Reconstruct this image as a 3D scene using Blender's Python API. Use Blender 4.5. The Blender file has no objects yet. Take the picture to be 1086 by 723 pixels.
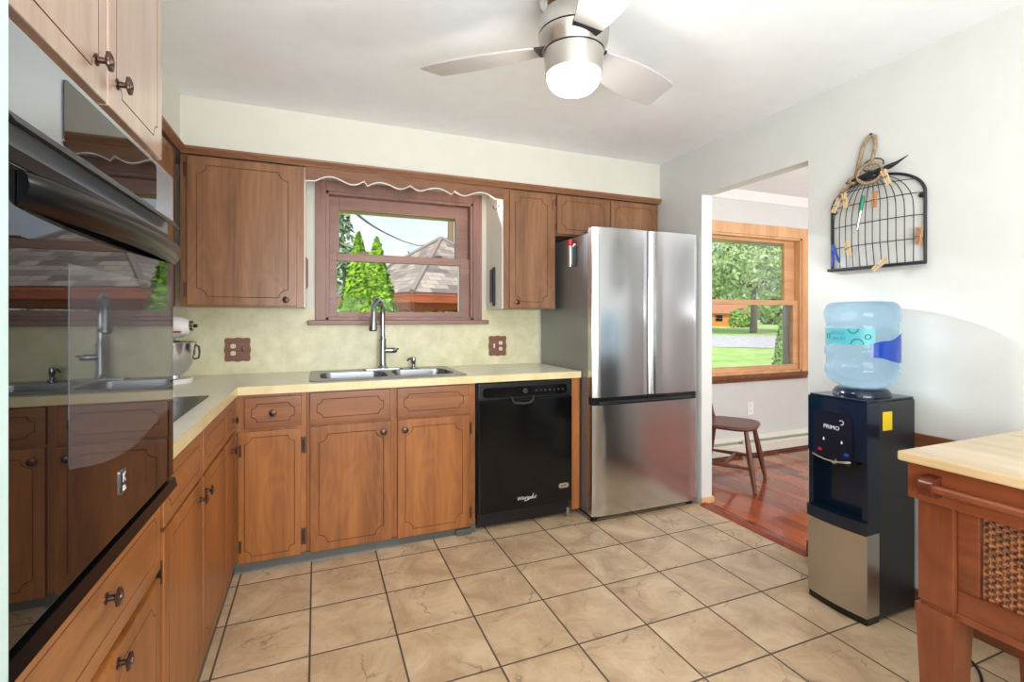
import bpy, bmesh, math, random
from mathutils import Vector, Matrix
random.seed(7)
SC = bpy.context.scene
COL = SC.collection
PI = math.pi

# ------------------------------------------------------------------ camera
TH = 0.3866
cam_d = bpy.data.cameras.new('camera')
cam = bpy.data.objects.new('camera', cam_d)
COL.objects.link(cam)
cam.location = (0, 0, 1.25)
cam.rotation_euler = (PI / 2, 0, -TH)
cam_d.sensor_fit = 'HORIZONTAL'
cam_d.sensor_width = 36.0
cam_d.lens = 36.0 * 515.3 / 1086.0
cam_d.shift_x = -2.0 / 1086.0
cam_d.shift_y = -24.1 / 1086.0
cam_d.clip_start = 0.02
cam_d.clip_end = 400
SC.camera = cam

# ------------------------------------------------------------------ colour management
SC.view_settings.view_transform = 'Standard'
SC.view_settings.look = 'None'
SC.view_settings.exposure = 0.2
SC.view_settings.gamma = 1.0
SC.view_settings.use_curve_mapping = False

# ------------------------------------------------------------------ world: blue sky with soft clouds
W = bpy.data.worlds.new('sky')
SC.world = W
W.use_nodes = True
nt = W.node_tree
nt.nodes.clear()
n_out = nt.nodes.new('ShaderNodeOutputWorld')
n_bg = nt.nodes.new('ShaderNodeBackground')
n_tc = nt.nodes.new('ShaderNodeTexCoord')
n_sep = nt.nodes.new('ShaderNodeSeparateXYZ')
n_gr = nt.nodes.new('ShaderNodeValToRGB')
n_gr.color_ramp.elements[0].position = 0.0
n_gr.color_ramp.elements[0].color = (0.80, 0.90, 1.0, 1)
n_gr.color_ramp.elements[1].position = 0.5
n_gr.color_ramp.elements[1].color = (0.36, 0.60, 0.98, 1)
n_map = nt.nodes.new('ShaderNodeMapping')
n_map.inputs['Scale'].default_value = (2.2, 2.2, 6.0)
n_no = nt.nodes.new('ShaderNodeTexNoise')
n_no.inputs['Scale'].default_value = 1.6
n_no.inputs['Detail'].default_value = 6
n_cr = nt.nodes.new('ShaderNodeValToRGB')
n_cr.color_ramp.elements[0].position = 0.42
n_cr.color_ramp.elements[1].position = 0.66
n_mx = nt.nodes.new('ShaderNodeMixRGB')
n_mx.inputs['Color2'].default_value = (1.0, 1.0, 1.0, 1)
L = nt.links.new
L(n_tc.outputs['Generated'], n_sep.inputs[0])
L(n_sep.outputs['Z'], n_gr.inputs[0])
L(n_tc.outputs['Generated'], n_map.inputs[0])
L(n_map.outputs[0], n_no.inputs['Vector'])
L(n_no.outputs[0], n_cr.inputs[0])
L(n_cr.outputs[0], n_mx.inputs['Fac'])
L(n_gr.outputs[0], n_mx.inputs['Color1'])
L(n_mx.outputs[0], n_bg.inputs['Color'])
n_bg.inputs['Strength'].default_value = 1.0
L(n_bg.outputs[0], n_out.inputs[0])

# ------------------------------------------------------------------ lights
def lamp(name, kind, loc, energy, color=(1, 1, 1), aim=None, **kw):
    d = bpy.data.lights.new(name, kind)
    d.energy = energy
    d.color = color
    for k, v in kw.items():
        setattr(d, k, v)
    o = bpy.data.objects.new(name, d)
    COL.objects.link(o)
    o.location = loc
    if aim is not None:
        o.rotation_euler = (Vector(aim) - Vector(loc)).to_track_quat('-Z', 'Y').to_euler()
    return o

lamp('sun', 'SUN', (0, -20, 30), 3.6, (1.0, 0.95, 0.86), aim=(9, 3, 0), angle=0.01)
lamp('added_fill_behind_camera', 'AREA', (0.35, -1.4, 1.45), 35, (0.95, 0.98, 1.0), aim=(0.35, 2.0, 1.4),
     shape='RECTANGLE', size=2.9, size_y=2.2)  # added area fill behind the camera, no fixture there
lamp('added_ceiling_fill', 'AREA', (0.45, -0.7, 1.2), 62, (0.93, 0.97, 1.0), aim=(0.45, 1.1, 2.6),
     shape='RECTANGLE', size=1.8, size_y=0.9)  # added upward area light, out of view, brightens the ceiling
lamp('added_dining_fill', 'AREA', (3.2, -0.45, 1.45), 50, (1.0, 0.985, 0.96), aim=(3.6, 3.0, 1.5),
     shape='RECTANGLE', size=1.1, size_y=1.8)  # added area fill for the dining room, out of view
lamp('added_dining_upward_fill', 'AREA', (4.4, 1.2, 1.3), 26, (0.98, 0.99, 1.0), aim=(4.4, 1.3, 2.4),
     shape='RECTANGLE', size=1.2, size_y=1.2)  # added fill aimed up at the dining ceiling, not a ceiling lamp
for px_ in (0.62, 0.72, 0.82, 0.92):  # added spots hidden behind the valance, standing in for window daylight
    lamp('added_window_daylight_spot', 'SPOT', (px_, 3.24, 2.131), 46, (0.95, 0.98, 1.0), aim=(2.40, 1.25, 1.15), spot_size=math.radians(40), spot_blend=0.9, shadow_soft_size=0.006)

# ------------------------------------------------------------------ materials
def new_mat(name):
    m = bpy.data.materials.new(name)
    m.use_nodes = True
    t = m.node_tree
    return m, t, t.nodes['Principled BSDF']

def rgb(r, g, b):
    f = lambda c: (c / 255 / 12.92) if c / 255 <= 0.04045 else ((c / 255 + 0.055) / 1.055) ** 2.4
    return (f(r), f(g), f(b), 1)

def setp(p, **kw):
    names = dict(rough='Roughness', metal='Metallic', spec='Specular IOR Level', coat='Coat Weight', coat_rough='Coat Roughness',
                 trans='Transmission Weight', ior='IOR', aniso='Anisotropic', alpha='Alpha')
    for k, v in kw.items():
        p.inputs[names[k]].default_value = v

def plain(name, c, **kw):
    m, t, p = new_mat(name)
    p.inputs['Base Color'].default_value = c
    setp(p, **kw)
    # a little procedural variation in tone
    tc = t.nodes.new('ShaderNodeTexCoord')
    no = t.nodes.new('ShaderNodeTexNoise')
    no.inputs['Scale'].default_value = 9
    no.inputs['Detail'].default_value = 3
    mp = t.nodes.new('ShaderNodeMapRange')
    mp.inputs['To Min'].default_value = 0.95
    mp.inputs['To Max'].default_value = 1.04
    mx = t.nodes.new('ShaderNodeMixRGB')
    mx.blend_type = 'MULTIPLY'
    mx.inputs['Fac'].default_value = 1
    mx.inputs['Color1'].default_value = c
    t.links.new(tc.outputs['Object'], no.inputs['Vector'])
    t.links.new(no.outputs[0], mp.inputs[0])
    t.links.new(mp.outputs[0], mx.inputs['Color2'])
    t.links.new(mx.outputs[0], p.inputs['Base Color'])
    return m

def emit(name, c, s):
    m, t, p = new_mat(name)
    p.inputs['Base Color'].default_value = c
    p.inputs['Emission Color'].default_value = c
    p.inputs['Emission Strength'].default_value = s
    return m

def wood(name, dark, light, axis='z', scale=1.0, figure=0.5, fine=0.35, **kw):
    """grain streaks along one axis, with slow cathedral figure"""
    m, t, p = new_mat(name)
    setp(p, **kw)
    tc = t.nodes.new('ShaderNodeTexCoord')
    def noise(sa, sb, detail, dist):
        mp = t.nodes.new('ShaderNodeMapping')
        s = {'x': (sa, sb, sb), 'y': (sb, sa, sb), 'z': (sb, sb, sa)}[axis]
        mp.inputs['Scale'].default_value = tuple(v * scale for v in s)
        no = t.nodes.new('ShaderNodeTexNoise')
        no.inputs['Scale'].default_value = 1
        no.inputs['Detail'].default_value = detail
        no.inputs['Distortion'].default_value = dist
        t.links.new(tc.outputs['Object'], mp.inputs[0])
        t.links.new(mp.outputs[0], no.inputs['Vector'])
        return no.outputs[0]
    big = noise(1.6, 7.0, 2, 0.6)
    # contour bands of the big noise look like cathedral grain
    mul = t.nodes.new('ShaderNodeMath'); mul.operation = 'MULTIPLY'; mul.inputs[1].default_value = 17
    fr = t.nodes.new('ShaderNodeMath'); fr.operation = 'PINGPONG'; fr.inputs[1].default_value = 1.0
    t.links.new(big, mul.inputs[0]); t.links.new(mul.outputs[0], fr.inputs[0])
    small = noise(3.0, 90.0, 4, 0.2)
    med = noise(0.9, 11.0, 3, 0.2)
    a = t.nodes.new('ShaderNodeMath'); a.operation = 'MULTIPLY'; a.inputs[1].default_value = 0.30 * figure
    t.links.new(fr.outputs[0], a.inputs[0])
    b = t.nodes.new('ShaderNodeMath'); b.operation = 'MULTIPLY_ADD'; b.inputs[1].default_value = fine
    t.links.new(small, b.inputs[0]); t.links.new(a.outputs[0], b.inputs[2])
    c = t.nodes.new('ShaderNodeMath'); c.operation = 'MULTIPLY_ADD'; c.inputs[1].default_value = 0.9
    t.links.new(med, c.inputs[0]); t.links.new(b.outputs[0], c.inputs[2])
    cr = t.nodes.new('ShaderNodeValToRGB')
    cr.color_ramp.elements[0].position = 0.40; cr.color_ramp.elements[0].color = dark
    cr.color_ramp.elements[1].position = 0.95; cr.color_ramp.elements[1].color = light
    t.links.new(c.outputs[0], cr.inputs[0])
    t.links.new(cr.outputs[0], p.inputs['Base Color'])
    return m

def mottled(name, c1, c2, scale=6, detail=6, lo=0.35, hi=0.65, **kw):
    m, t, p = new_mat(name)
    setp(p, **kw)
    tc = t.nodes.new('ShaderNodeTexCoord')
    no = t.nodes.new('ShaderNodeTexNoise')
    no.inputs['Scale'].default_value = scale
    no.inputs['Detail'].default_value = detail
    no.inputs['Roughness'].default_value = 0.65
    cr = t.nodes.new('ShaderNodeValToRGB')
    cr.color_ramp.elements[0].position = lo; cr.color_ramp.elements[0].color = c1
    cr.color_ramp.elements[1].position = hi; cr.color_ramp.elements[1].color = c2
    t.links.new(tc.outputs['Object'], no.inputs['Vector'])
    t.links.new(no.outputs[0], cr.inputs[0])
    t.links.new(cr.outputs[0], p.inputs['Base Color'])
    return m

def steel(name, c, rough=0.26, axis='z', amp=0.03):
    m, t, p = new_mat(name)
    p.inputs['Base Color'].default_value = c
    setp(p, metal=1.0, rough=rough)
    tc = t.nodes.new('ShaderNodeTexCoord')
    mp = t.nodes.new('ShaderNodeMapping')
    mp.inputs['Scale'].default_value = {'z': (90, 90, 1.0), 'x': (1.0, 90, 90), 'y': (90, 1.0, 90)}[axis]
    no = t.nodes.new('ShaderNodeTexNoise'); no.inputs['Scale'].default_value = 1; no.inputs['Detail'].default_value = 2
    mr = t.nodes.new('ShaderNodeMapRange')
    mr.inputs['To Min'].default_value = rough - amp * 0.5; mr.inputs['To Max'].default_value = rough + amp
    t.links.new(tc.outputs['Object'], mp.inputs[0]); t.links.new(mp.outputs[0], no.inputs['Vector'])
    t.links.new(no.outputs[0], mr.inputs[0]); t.links.new(mr.outputs[0], p.inputs['Roughness'])
    return m

def pane_glass(name, tint=(1, 1, 1, 1), refl=0.06):
    m = bpy.data.materials.new(name); m.use_nodes = True
    t = m.node_tree; t.nodes.clear()
    o = t.nodes.new('ShaderNodeOutputMaterial')
    a = t.nodes.new('ShaderNodeBsdfTransparent'); a.inputs[0].default_value = tint
    g = t.nodes.new('ShaderNodeBsdfGlossy'); g.inputs['Roughness'].default_value = 0.02
    x = t.nodes.new('ShaderNodeMixShader')
    lw = t.nodes.new('ShaderNodeLayerWeight'); lw.inputs['Blend'].default_value = 0.25
    mm = t.nodes.new('ShaderNodeMath'); mm.operation = 'MULTIPLY'; mm.inputs[1].default_value = refl * 6
    t.links.new(lw.outputs['Fresnel'], mm.inputs[0])
    t.links.new(mm.outputs[0], x.inputs[0]); t.links.new(a.outputs[0], x.inputs[1]); t.links.new(g.outputs[0], x.inputs[2])
    t.links.new(x.outputs[0], o.inputs[0])
    return m

def tile_mat():
    m, t, p = new_mat('floor_tile')
    setp(p, rough=0.32)
    ge = t.nodes.new('ShaderNodeTexCoord')
    sp = t.nodes.new('ShaderNodeSeparateXYZ')
    t.links.new(ge.outputs['Object'], sp.inputs[0])
    S = 0.3181
    def cell(out, off):
        a = t.nodes.new('ShaderNodeMath'); a.operation = 'SUBTRACT'; a.inputs[1].default_value = off
        b = t.nodes.new('ShaderNodeMath'); b.operation = 'DIVIDE'; b.inputs[1].default_value = S
        f = t.nodes.new('ShaderNodeMath'); f.operation = 'FLOOR'
        g = t.nodes.new('ShaderNodeMath'); g.operation = 'SUBTRACT'
        h = t.nodes.new('ShaderNodeMath'); h.operation = 'SUBTRACT'; h.inputs[1].default_value = 0.5
        k = t.nodes.new('ShaderNodeMath'); k.operation = 'ABSOLUTE'
        t.links.new(out, a.inputs[0]); t.links.new(a.outputs[0], b.inputs[0]); t.links.new(b.outputs[0], f.inputs[0])
        t.links.new(b.outputs[0], g.inputs[0]); t.links.new(f.outputs[0], g.inputs[1])
        t.links.new(g.outputs[0], h.inputs[0]); t.links.new(h.outputs[0], k.inputs[0])
        return f.outputs[0], k.outputs[0]
    fx, dx = cell(sp.outputs['X'], -0.0219)
    fy, dy = cell(sp.outputs['Y'], 2.5876)
    mxn = t.nodes.new('ShaderNodeMath'); mxn.operation = 'MAXIMUM'
    t.links.new(dx, mxn.inputs[0]); t.links.new(dy, mxn.inputs[1])
    gm = t.nodes.new('ShaderNodeMapRange')
    gm.inputs['From Min'].default_value = 0.5 - 0.014; gm.inputs['From Max'].default_value = 0.5 - 0.009
    t.links.new(mxn.outputs[0], gm.inputs[0])
    # per-tile offset
    cmb = t.nodes.new('ShaderNodeCombineXYZ')
    t.links.new(fx, cmb.inputs[0]); t.links.new(fy, cmb.inputs[1])
    wn = t.nodes.new('ShaderNodeTexWhiteNoise'); wn.noise_dimensions = '3D'
    t.links.new(cmb.outputs[0], wn.inputs['Vector'])
    sc = t.nodes.new('ShaderNodeVectorMath'); sc.operation = 'SCALE'; sc.inputs['Scale'].default_value = 9
    t.links.new(wn.outputs['Color'], sc.inputs[0])
    ad = t.nodes.new('ShaderNodeVectorMath'); ad.operation = 'ADD'
    t.links.new(ge.outputs['Object'], ad.inputs[0]); t.links.new(sc.outputs[0], ad.inputs[1])
    no = t.nodes.new('ShaderNodeTexNoise'); no.inputs['Scale'].default_value = 5; no.inputs['Detail'].default_value = 8; no.inputs['Roughness'].default_value = 0.68
    no.inputs['Distortion'].default_value = 0.6
    t.links.new(ad.outputs[0], no.inputs['Vector'])
    cr = t.nodes.new('ShaderNodeValToRGB')
    cr.color_ramp.elements[0].position = 0.37; cr.color_ramp.elements[0].color = rgb(180, 150, 118)
    cr.color_ramp.elements[1].position = 0.64; cr.color_ramp.elements[1].color = rgb(216, 190, 156)
    t.links.new(no.outputs[0], cr.inputs[0])
    # thin crack veins: edge distance of distorted voronoi
    n2 = t.nodes.new('ShaderNodeTexNoise'); n2.inputs['Scale'].default_value = 7; n2.inputs['Detail'].default_value = 6
    t.links.new(ad.outputs[0], n2.inputs['Vector'])
    s2 = t.nodes.new('ShaderNodeVectorMath'); s2.operation = 'SCALE'; s2.inputs['Scale'].default_value = 0.28
    t.links.new(n2.outputs['Color'], s2.inputs[0])
    a2 = t.nodes.new('ShaderNodeVectorMath'); a2.operation = 'ADD'
    t.links.new(ad.outputs[0], a2.inputs[0]); t.links.new(s2.outputs[0], a2.inputs[1])
    vo = t.nodes.new('ShaderNodeTexVoronoi'); vo.feature = 'DISTANCE_TO_EDGE'; vo.inputs['Scale'].default_value = 3.4
    t.links.new(a2.outputs[0], vo.inputs['Vector'])
    vr = t.nodes.new('ShaderNodeMapRange'); vr.inputs['From Max'].default_value = 0.022; vr.inputs['To Min'].default_value = 0.75; vr.inputs['To Max'].default_value = 0.0
    t.links.new(vo.outputs['Distance'], vr.inputs[0])
    n3 = t.nodes.new('ShaderNodeTexNoise'); n3.inputs['Scale'].default_value = 6
    t.links.new(ad.outputs[0], n3.inputs['Vector'])
    v3 = t.nodes.new('ShaderNodeMapRange'); v3.inputs['From Min'].default_value = 0.45; v3.inputs['From Max'].default_value = 0.62
    t.links.new(n3.outputs[0], v3.inputs[0])
    vm = t.nodes.new('ShaderNodeMath'); vm.operation = 'MULTIPLY'
    t.links.new(vr.outputs[0], vm.inputs[0]); t.links.new(v3.outputs[0], vm.inputs[1])
    m1 = t.nodes.new('ShaderNodeMixRGB'); m1.inputs['Color2'].default_value = rgb(122, 96, 74)
    t.links.new(vm.outputs[0], m1.inputs['Fac']); t.links.new(cr.outputs[0], m1.inputs['Color1'])
    m2 = t.nodes.new('ShaderNodeMixRGB'); m2.inputs['Color2'].default_value = rgb(84, 72, 60)
    t.links.new(gm.outputs[0], m2.inputs['Fac']); t.links.new(m1.outputs[0], m2.inputs['Color1'])
    t.links.new(m2.outputs[0], p.inputs['Base Color'])
    rr = t.nodes.new('ShaderNodeMapRange'); rr.inputs['To Min'].default_value = 0.30; rr.inputs['To Max'].default_value = 0.85
    t.links.new(gm.outputs[0], rr.inputs[0]); t.links.new(rr.outputs[0], p.inputs['Roughness'])
    # relief: grout lower, slate-like tile surface
    hs = t.nodes.new('ShaderNodeMath'); hs.operation = 'SUBTRACT'
    t.links.new(no.outputs[0], hs.inputs[0]); t.links.new(gm.outputs[0], hs.inputs[1])
    bp = t.nodes.new('ShaderNodeBump'); bp.inputs['Strength'].default_value = 0.35; bp.inputs['Distance'].default_value = 0.004
    t.links.new(hs.outputs[0], bp.inputs['Height']); t.links.new(bp.outputs[0], p.inputs['Normal'])
    return m

def plank_mat():
    m, t, p = new_mat('cherry_planks')
    setp(p, rough=0.16, coat=0.3, coat_rough=0.08)
    ge = t.nodes.new('ShaderNodeTexCoord')
    mp = t.nodes.new('ShaderNodeMapping'); mp.inputs['Rotation'].default_value = (0, 0, PI / 2)
    t.links.new(ge.outputs['Object'], mp.inputs[0])
    br = t.nodes.new('ShaderNodeTexBrick')
    br.inputs['Scale'].default_value = 1; br.inputs['Brick Width'].default_value = 1.1; br.inputs['Row Height'].default_value = 0.085
    br.inputs['Mortar Size'].default_value = 0.0012
    br.inputs['Color1'].default_value = rgb(110, 42, 22); br.inputs['Color2'].default_value = rgb(172, 84, 44); br.inputs['Mortar'].default_value = rgb(60, 20, 12)
    t.links.new(mp.outputs[0], br.inputs['Vector'])
    m2 = t.nodes.new('ShaderNodeMapping'); m2.inputs['Scale'].default_value = (60, 3, 3)
    t.links.new(ge.outputs['Object'], m2.inputs[0])
    no = t.nodes.new('ShaderNodeTexNoise'); no.inputs['Scale'].default_value = 1; no.inputs['Detail'].default_value = 4
    t.links.new(m2.outputs[0], no.inputs['Vector'])
    mr = t.nodes.new('ShaderNodeMapRange'); mr.inputs['To Min'].default_value = 0.65; mr.inputs['To Max'].default_value = 1.35
    t.links.new(no.outputs[0], mr.inputs[0])
    mx = t.nodes.new('ShaderNodeMixRGB'); mx.blend_type = 'MULTIPLY'; mx.inputs['Fac'].default_value = 1
    t.links.new(br.outputs['Color'], mx.inputs['Color1']); t.links.new(mr.outputs[0], mx.inputs['Color2'])
    t.links.new(mx.outputs[0], p.inputs['Base Color'])
    return m

def shingle_mat():
    m, t, p = new_mat('roof_shingles')
    setp(p, rough=0.9)
    ge = t.nodes.new('ShaderNodeTexCoord')
    br = t.nodes.new('ShaderNodeTexBrick')
    br.inputs['Scale'].default_value = 1; br.inputs['Brick Width'].default_value = 0.26; br.inputs['Row Height'].default_value = 0.125
    br.inputs['Mortar Size'].default_value = 0.004
    br.inputs['Color1'].default_value = rgb(186, 170, 154); br.inputs['Color2'].default_value = rgb(116, 104, 98); br.inputs['Mortar'].default_value = rgb(96, 84, 78)
    t.links.new(ge.outputs['UV'], br.inputs['Vector'])
    t.links.new(br.outputs['Color'], p.inputs['Base Color'])
    return m

M = {}
M['wood_up'] = wood('walnut_upper', rgb(112, 74, 46), rgb(160, 112, 76), 'z', 1.0, 0.4, rough=0.36, coat=0.15, coat_rough=0.25)
M['wood_glare'] = wood('walnut_painted_glare', rgb(158, 130, 110), rgb(194, 166, 146), 'z', 1.0, 0.3, rough=0.3, coat=1.0, coat_rough=0.16, spec=1.0)  # window glare put into the colour, paler than the other cabinet wood
M['wood_up_x'] = wood('walnut_upper_horizontal', rgb(104, 68, 46), rgb(150, 104, 74), 'x', 1.0, rough=0.36)
M['wood_lo'] = wood('honey_lower', rgb(112, 62, 26), rgb(176, 110, 54), 'z', 1.0, 0.4, rough=0.36, coat=0.12, coat_rough=0.25)
M['wood_lo_x'] = wood('honey_lower_horizontal', rgb(110, 64, 34), rgb(164, 104, 60), 'x', 1.0, 0.4, rough=0.36)
M['wood_lo_y'] = wood('honey_lower_depth', rgb(118, 70, 34), rgb(176, 114, 62), 'y', 1.0, 0.4, rough=0.3, coat=0.3, coat_rough=0.2)
M['groove'] = plain('routed_groove_stain', rgb(92, 54, 30), rough=0.5)
M['cab_in'] = plain('cabinet_shadow_gap', rgb(70, 42, 26), rough=0.7)
M['counter'] = mottled('cream_laminate', rgb(242, 237, 216), rgb(248, 245, 232), 9, rough=0.28)
M['counter_edge'] = mottled('cream_laminate_edge', rgb(222, 204, 150), rgb(234, 220, 176), 9, rough=0.3)
M['splash'] = mottled('yellow_mottled_laminate', rgb(214, 210, 168), rgb(234, 229, 196), 10, rough=0.4)
M['paint'] = plain('cream_wall_paint', rgb(224, 222, 210), rough=0.75)
M['paint_right'] = plain('pale_wall_paint', rgb(210, 211, 208), rough=0.45)
M['ceil'] = plain('white_ceiling_paint', rgb(244, 247, 250), rough=0.8)
M['casing'] = plain('pale_teal_casing', rgb(188, 208, 204), rough=0.5)
M['white'] = plain('white_gloss_paint', rgb(240, 238, 234), rough=0.4)
M['tile'] = tile_mat()
M['plank'] = plank_mat()
M['cherry'] = wood('cherry_trim', rgb(110, 44, 24), rgb(164, 78, 46), 'y', rough=0.25)
M['mauve'] = wood('brown_window_trim', rgb(132, 98, 88), rgb(166, 126, 114), 'z', 1, 0.3, rough=0.42)
M['mauve_x'] = wood('brown_window_trim_horizontal', rgb(132, 98, 88), rgb(166, 126, 114), 'x', 1, 0.3, rough=0.42)
M['oak'] = wood('golden_oak_trim', rgb(196, 142, 96), rgb(230, 184, 138), 'z', 1, 0.4, rough=0.4)
M['oak_x'] = wood('golden_oak_trim_horizontal', rgb(192, 138, 94), rgb(226, 178, 132), 'x', 1, 0.4, rough=0.4)
M['dbrown'] = wood('brown_rail', rgb(96, 54, 32), rgb(140, 86, 54), 'y', 1, 0.4, rough=0.4)
M['steel'] = steel('brushed_steel_vertical', rgb(204, 205, 208), 0.20)
M['steel_h'] = steel('brushed_steel_horizontal', rgb(190, 191, 194), 0.26, 'x')
M['steel_y'] = steel('brushed_steel_front', rgb(196, 194, 192), 0.28, 'y')
M['sink'] = steel('satin_sink_steel', rgb(160, 162, 166), 0.34, 'x')
M['steel_side'] = plain('grey_enamel_side', rgb(136, 138, 142), rough=0.28, metal=0.6)
M['chrome'] = plain('chrome', rgb(214, 216, 220), rough=0.12, metal=1)
M['nickel'] = steel('brushed_nickel', rgb(196, 192, 186), 0.28, 'x')
M['faucet'] = plain('stainless_faucet', rgb(168, 174, 180), rough=0.22, metal=1)
M['bronze'] = plain('dark_bronze', rgb(98, 76, 68), rough=0.3, metal=0.85)
M['black'] = plain('black_gloss', rgb(9, 10, 12), rough=0.12, spec=0.4)
M['black_satin'] = plain('black_satin', rgb(8, 9, 11), rough=0.26, spec=0.22)
M['black_soft'] = plain('black_plastic', rgb(16, 17, 20), rough=0.35)
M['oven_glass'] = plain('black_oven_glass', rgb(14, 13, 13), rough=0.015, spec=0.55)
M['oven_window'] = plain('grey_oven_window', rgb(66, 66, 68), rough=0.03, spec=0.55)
M['navy'] = plain('black_plastic_blue_reflection', rgb(8, 27, 47), rough=0.16, spec=0.5)  # navy deepened: blue reflected from jug and sky put into the colour
M['navy_dark'] = plain('dark_panel_blue_reflection', rgb(7, 22, 40), rough=0.2, spec=0.4)  # tap panel, the same reflected blue put into its colour
M['charcoal'] = plain('charcoal_enamel', rgb(38, 40, 44), rough=0.4)
M['glassrough'] = pane_glass('window_glass', refl=0.03)
M['rubber'] = plain('grey_vinyl_base', rgb(84, 84, 80), rough=0.4)
M['butcher'] = wood('butcher_block', rgb(178, 148, 106), rgb(214, 192, 156), 'y', 1.0, 0.3, rough=0.3, coat=0.3, coat_rough=0.15)
M['cart'] = wood('reddish_cart_wood', rgb(84, 40, 22), rgb(134, 70, 40), 'z', 1.0, 0.5, rough=0.3, coat=0.3, coat_rough=0.15)
M['cart_y'] = wood('reddish_cart_wood_rails', rgb(86, 40, 21), rgb(136, 70, 40), 'y', 1.0, 0.5, rough=0.3, coat=0.3, coat_rough=0.15)
M['cart_dark'] = plain('dark_turned_wood', rgb(84, 36, 24), rough=0.2)
M['wicker'] = mottled('woven_wicker', rgb(84, 44, 22), rgb(150, 92, 52), 60, rough=0.6)
M['chair'] = wood('dark_walnut_chair', rgb(72, 36, 28), rgb(124, 72, 56), 'z', 1, 0.3, rough=0.3)
M['plate'] = wood('brown_switch_plate', rgb(112, 72, 56), rgb(146, 100, 80), 'x', 2, 0.3, rough=0.5)
M['ivory'] = plain('ivory_plastic', rgb(232, 222, 200), rough=0.4)
M['mixer'] = plain('white_enamel', rgb(238, 236, 232), rough=0.2)
M['red'] = plain('red_plastic', rgb(190, 24, 34), rough=0.3)
M['rope'] = mottled('jute_rope', rgb(128, 106, 84), rgb(176, 152, 126), 90, rough=0.9)
M['pin'] = wood('clothespin_wood', rgb(196, 164, 120), rgb(226, 200, 160), 'z', 4, 0.3, rough=0.6)
M['pin_b'] = wood('clothespin_brown', rgb(160, 112, 76), rgb(190, 140, 100), 'z', 4, 0.3, rough=0.6)
M['iron'] = plain('black_wire', rgb(22, 26, 32), rough=0.45)
M['blue'] = plain('blue_plastic', rgb(26, 66, 160), rough=0.3)
M['green'] = plain('green_plastic', rgb(16, 124, 92), rough=0.3)
M['yellow'] = plain('yellow_sticker', rgb(236, 204, 30), rough=0.5)
M['teal'] = plain('teal_label', rgb(74, 168, 176), rough=0.4)
M['teal_dark'] = plain('dark_teal_print', rgb(22, 84, 104), rough=0.4)
M['teal_pale'] = plain('pale_label_print', rgb(70, 130, 168), rough=0.4)
M['bottle_blue'] = plain('deep_blue_label', rgb(14, 62, 160), rough=0.12)
M['print'] = plain('white_print', rgb(225, 228, 232), rough=0.4)
M['heater'] = plain('cream_heater_enamel', rgb(226, 222, 208), rough=0.4)
M['globe'] = emit('lit_frosted_globe', (1.0, 0.97, 0.93, 1), 1.3)
M['blade'] = plain('silver_fan_blade', rgb(190, 188, 187), rough=0.45, metal=0.2)
M['lawn'] = mottled('lawn_grass', rgb(140, 178, 84), rgb(188, 212, 124), 0.9, 8, rough=0.95)
M['road'] = mottled('grey_road', rgb(176, 172, 170), rgb(206, 202, 200), 3, rough=0.95)
M['arbor'] = mottled('arborvitae_green', rgb(58, 112, 8), rgb(170, 212, 50), 14, rough=0.8)
M['leaf'] = mottled('tree_leaf_green', rgb(84, 128, 52), rgb(176, 206, 112), 1.2, rough=0.8)
M['leaf_grey'] = mottled('grey_green_leaf', rgb(74, 100, 68), rgb(140, 160, 120), 5, rough=0.8)
M['leaf_mid'] = mottled('bush_leaf_green', rgb(82, 130, 48), rgb(160, 196, 96), 4, rough=0.8)
M['trunk'] = mottled('grey_bark', rgb(96, 86, 76), rgb(140, 126, 112), 8, rough=0.95)
M['shingle'] = shingle_mat()
M['redwood'] = wood('red_stained_timber', rgb(150, 66, 30), rgb(196, 96, 50), 'x', 0.6, 0.3, rough=0.6)
M['pole'] = plain('weathered_pole', rgb(150, 120, 92), rough=0.9)
M['tan'] = plain('tan_soffit', rgb(206, 184, 136), rough=0.7)
M['tree_leaf'] = mottled('pale_tree_leaf', rgb(112, 150, 78), rgb(200, 222, 150), 1.2, rough=0.8)
M['house'] = plain('orange_siding', rgb(222, 136, 70), rough=0.8)
M['house_roof'] = plain('salmon_roof', rgb(208, 140, 120), rough=0.9)

def bottle_mat():
    m = bpy.data.materials.new('blue_water_bottle'); m.use_nodes = True
    t = m.node_tree; t.nodes.clear()
    o = t.nodes.new('ShaderNodeOutputMaterial')
    tr = t.nodes.new('ShaderNodeBsdfTransparent'); tr.inputs[0].default_value = (0.70, 0.88, 0.98, 1)
    pr = t.nodes.new('ShaderNodeBsdfPrincipled')
    pr.inputs['Base Color'].default_value = (0.72, 0.89, 1.0, 1); pr.inputs['Roughness'].default_value = 0.02
    pr.inputs['Transmission Weight'].default_value = 1.0; pr.inputs['IOR'].default_value = 1.30
    df = t.nodes.new('ShaderNodeBsdfTranslucent'); df.inputs[0].default_value = rgb(170, 214, 242)
    x = t.nodes.new('ShaderNodeMixShader'); x.inputs[0].default_value = 0.88
    y = t.nodes.new('ShaderNodeMixShader'); y.inputs[0].default_value = 0.16
    t.links.new(tr.outputs[0], x.inputs[1]); t.links.new(pr.outputs[0], x.inputs[2])
    t.links.new(x.outputs[0], y.inputs[1]); t.links.new(df.outputs[0], y.inputs[2]); t.links.new(y.outputs[0], o.inputs[0])
    return m
M['bottle'] = bottle_mat()

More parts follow.
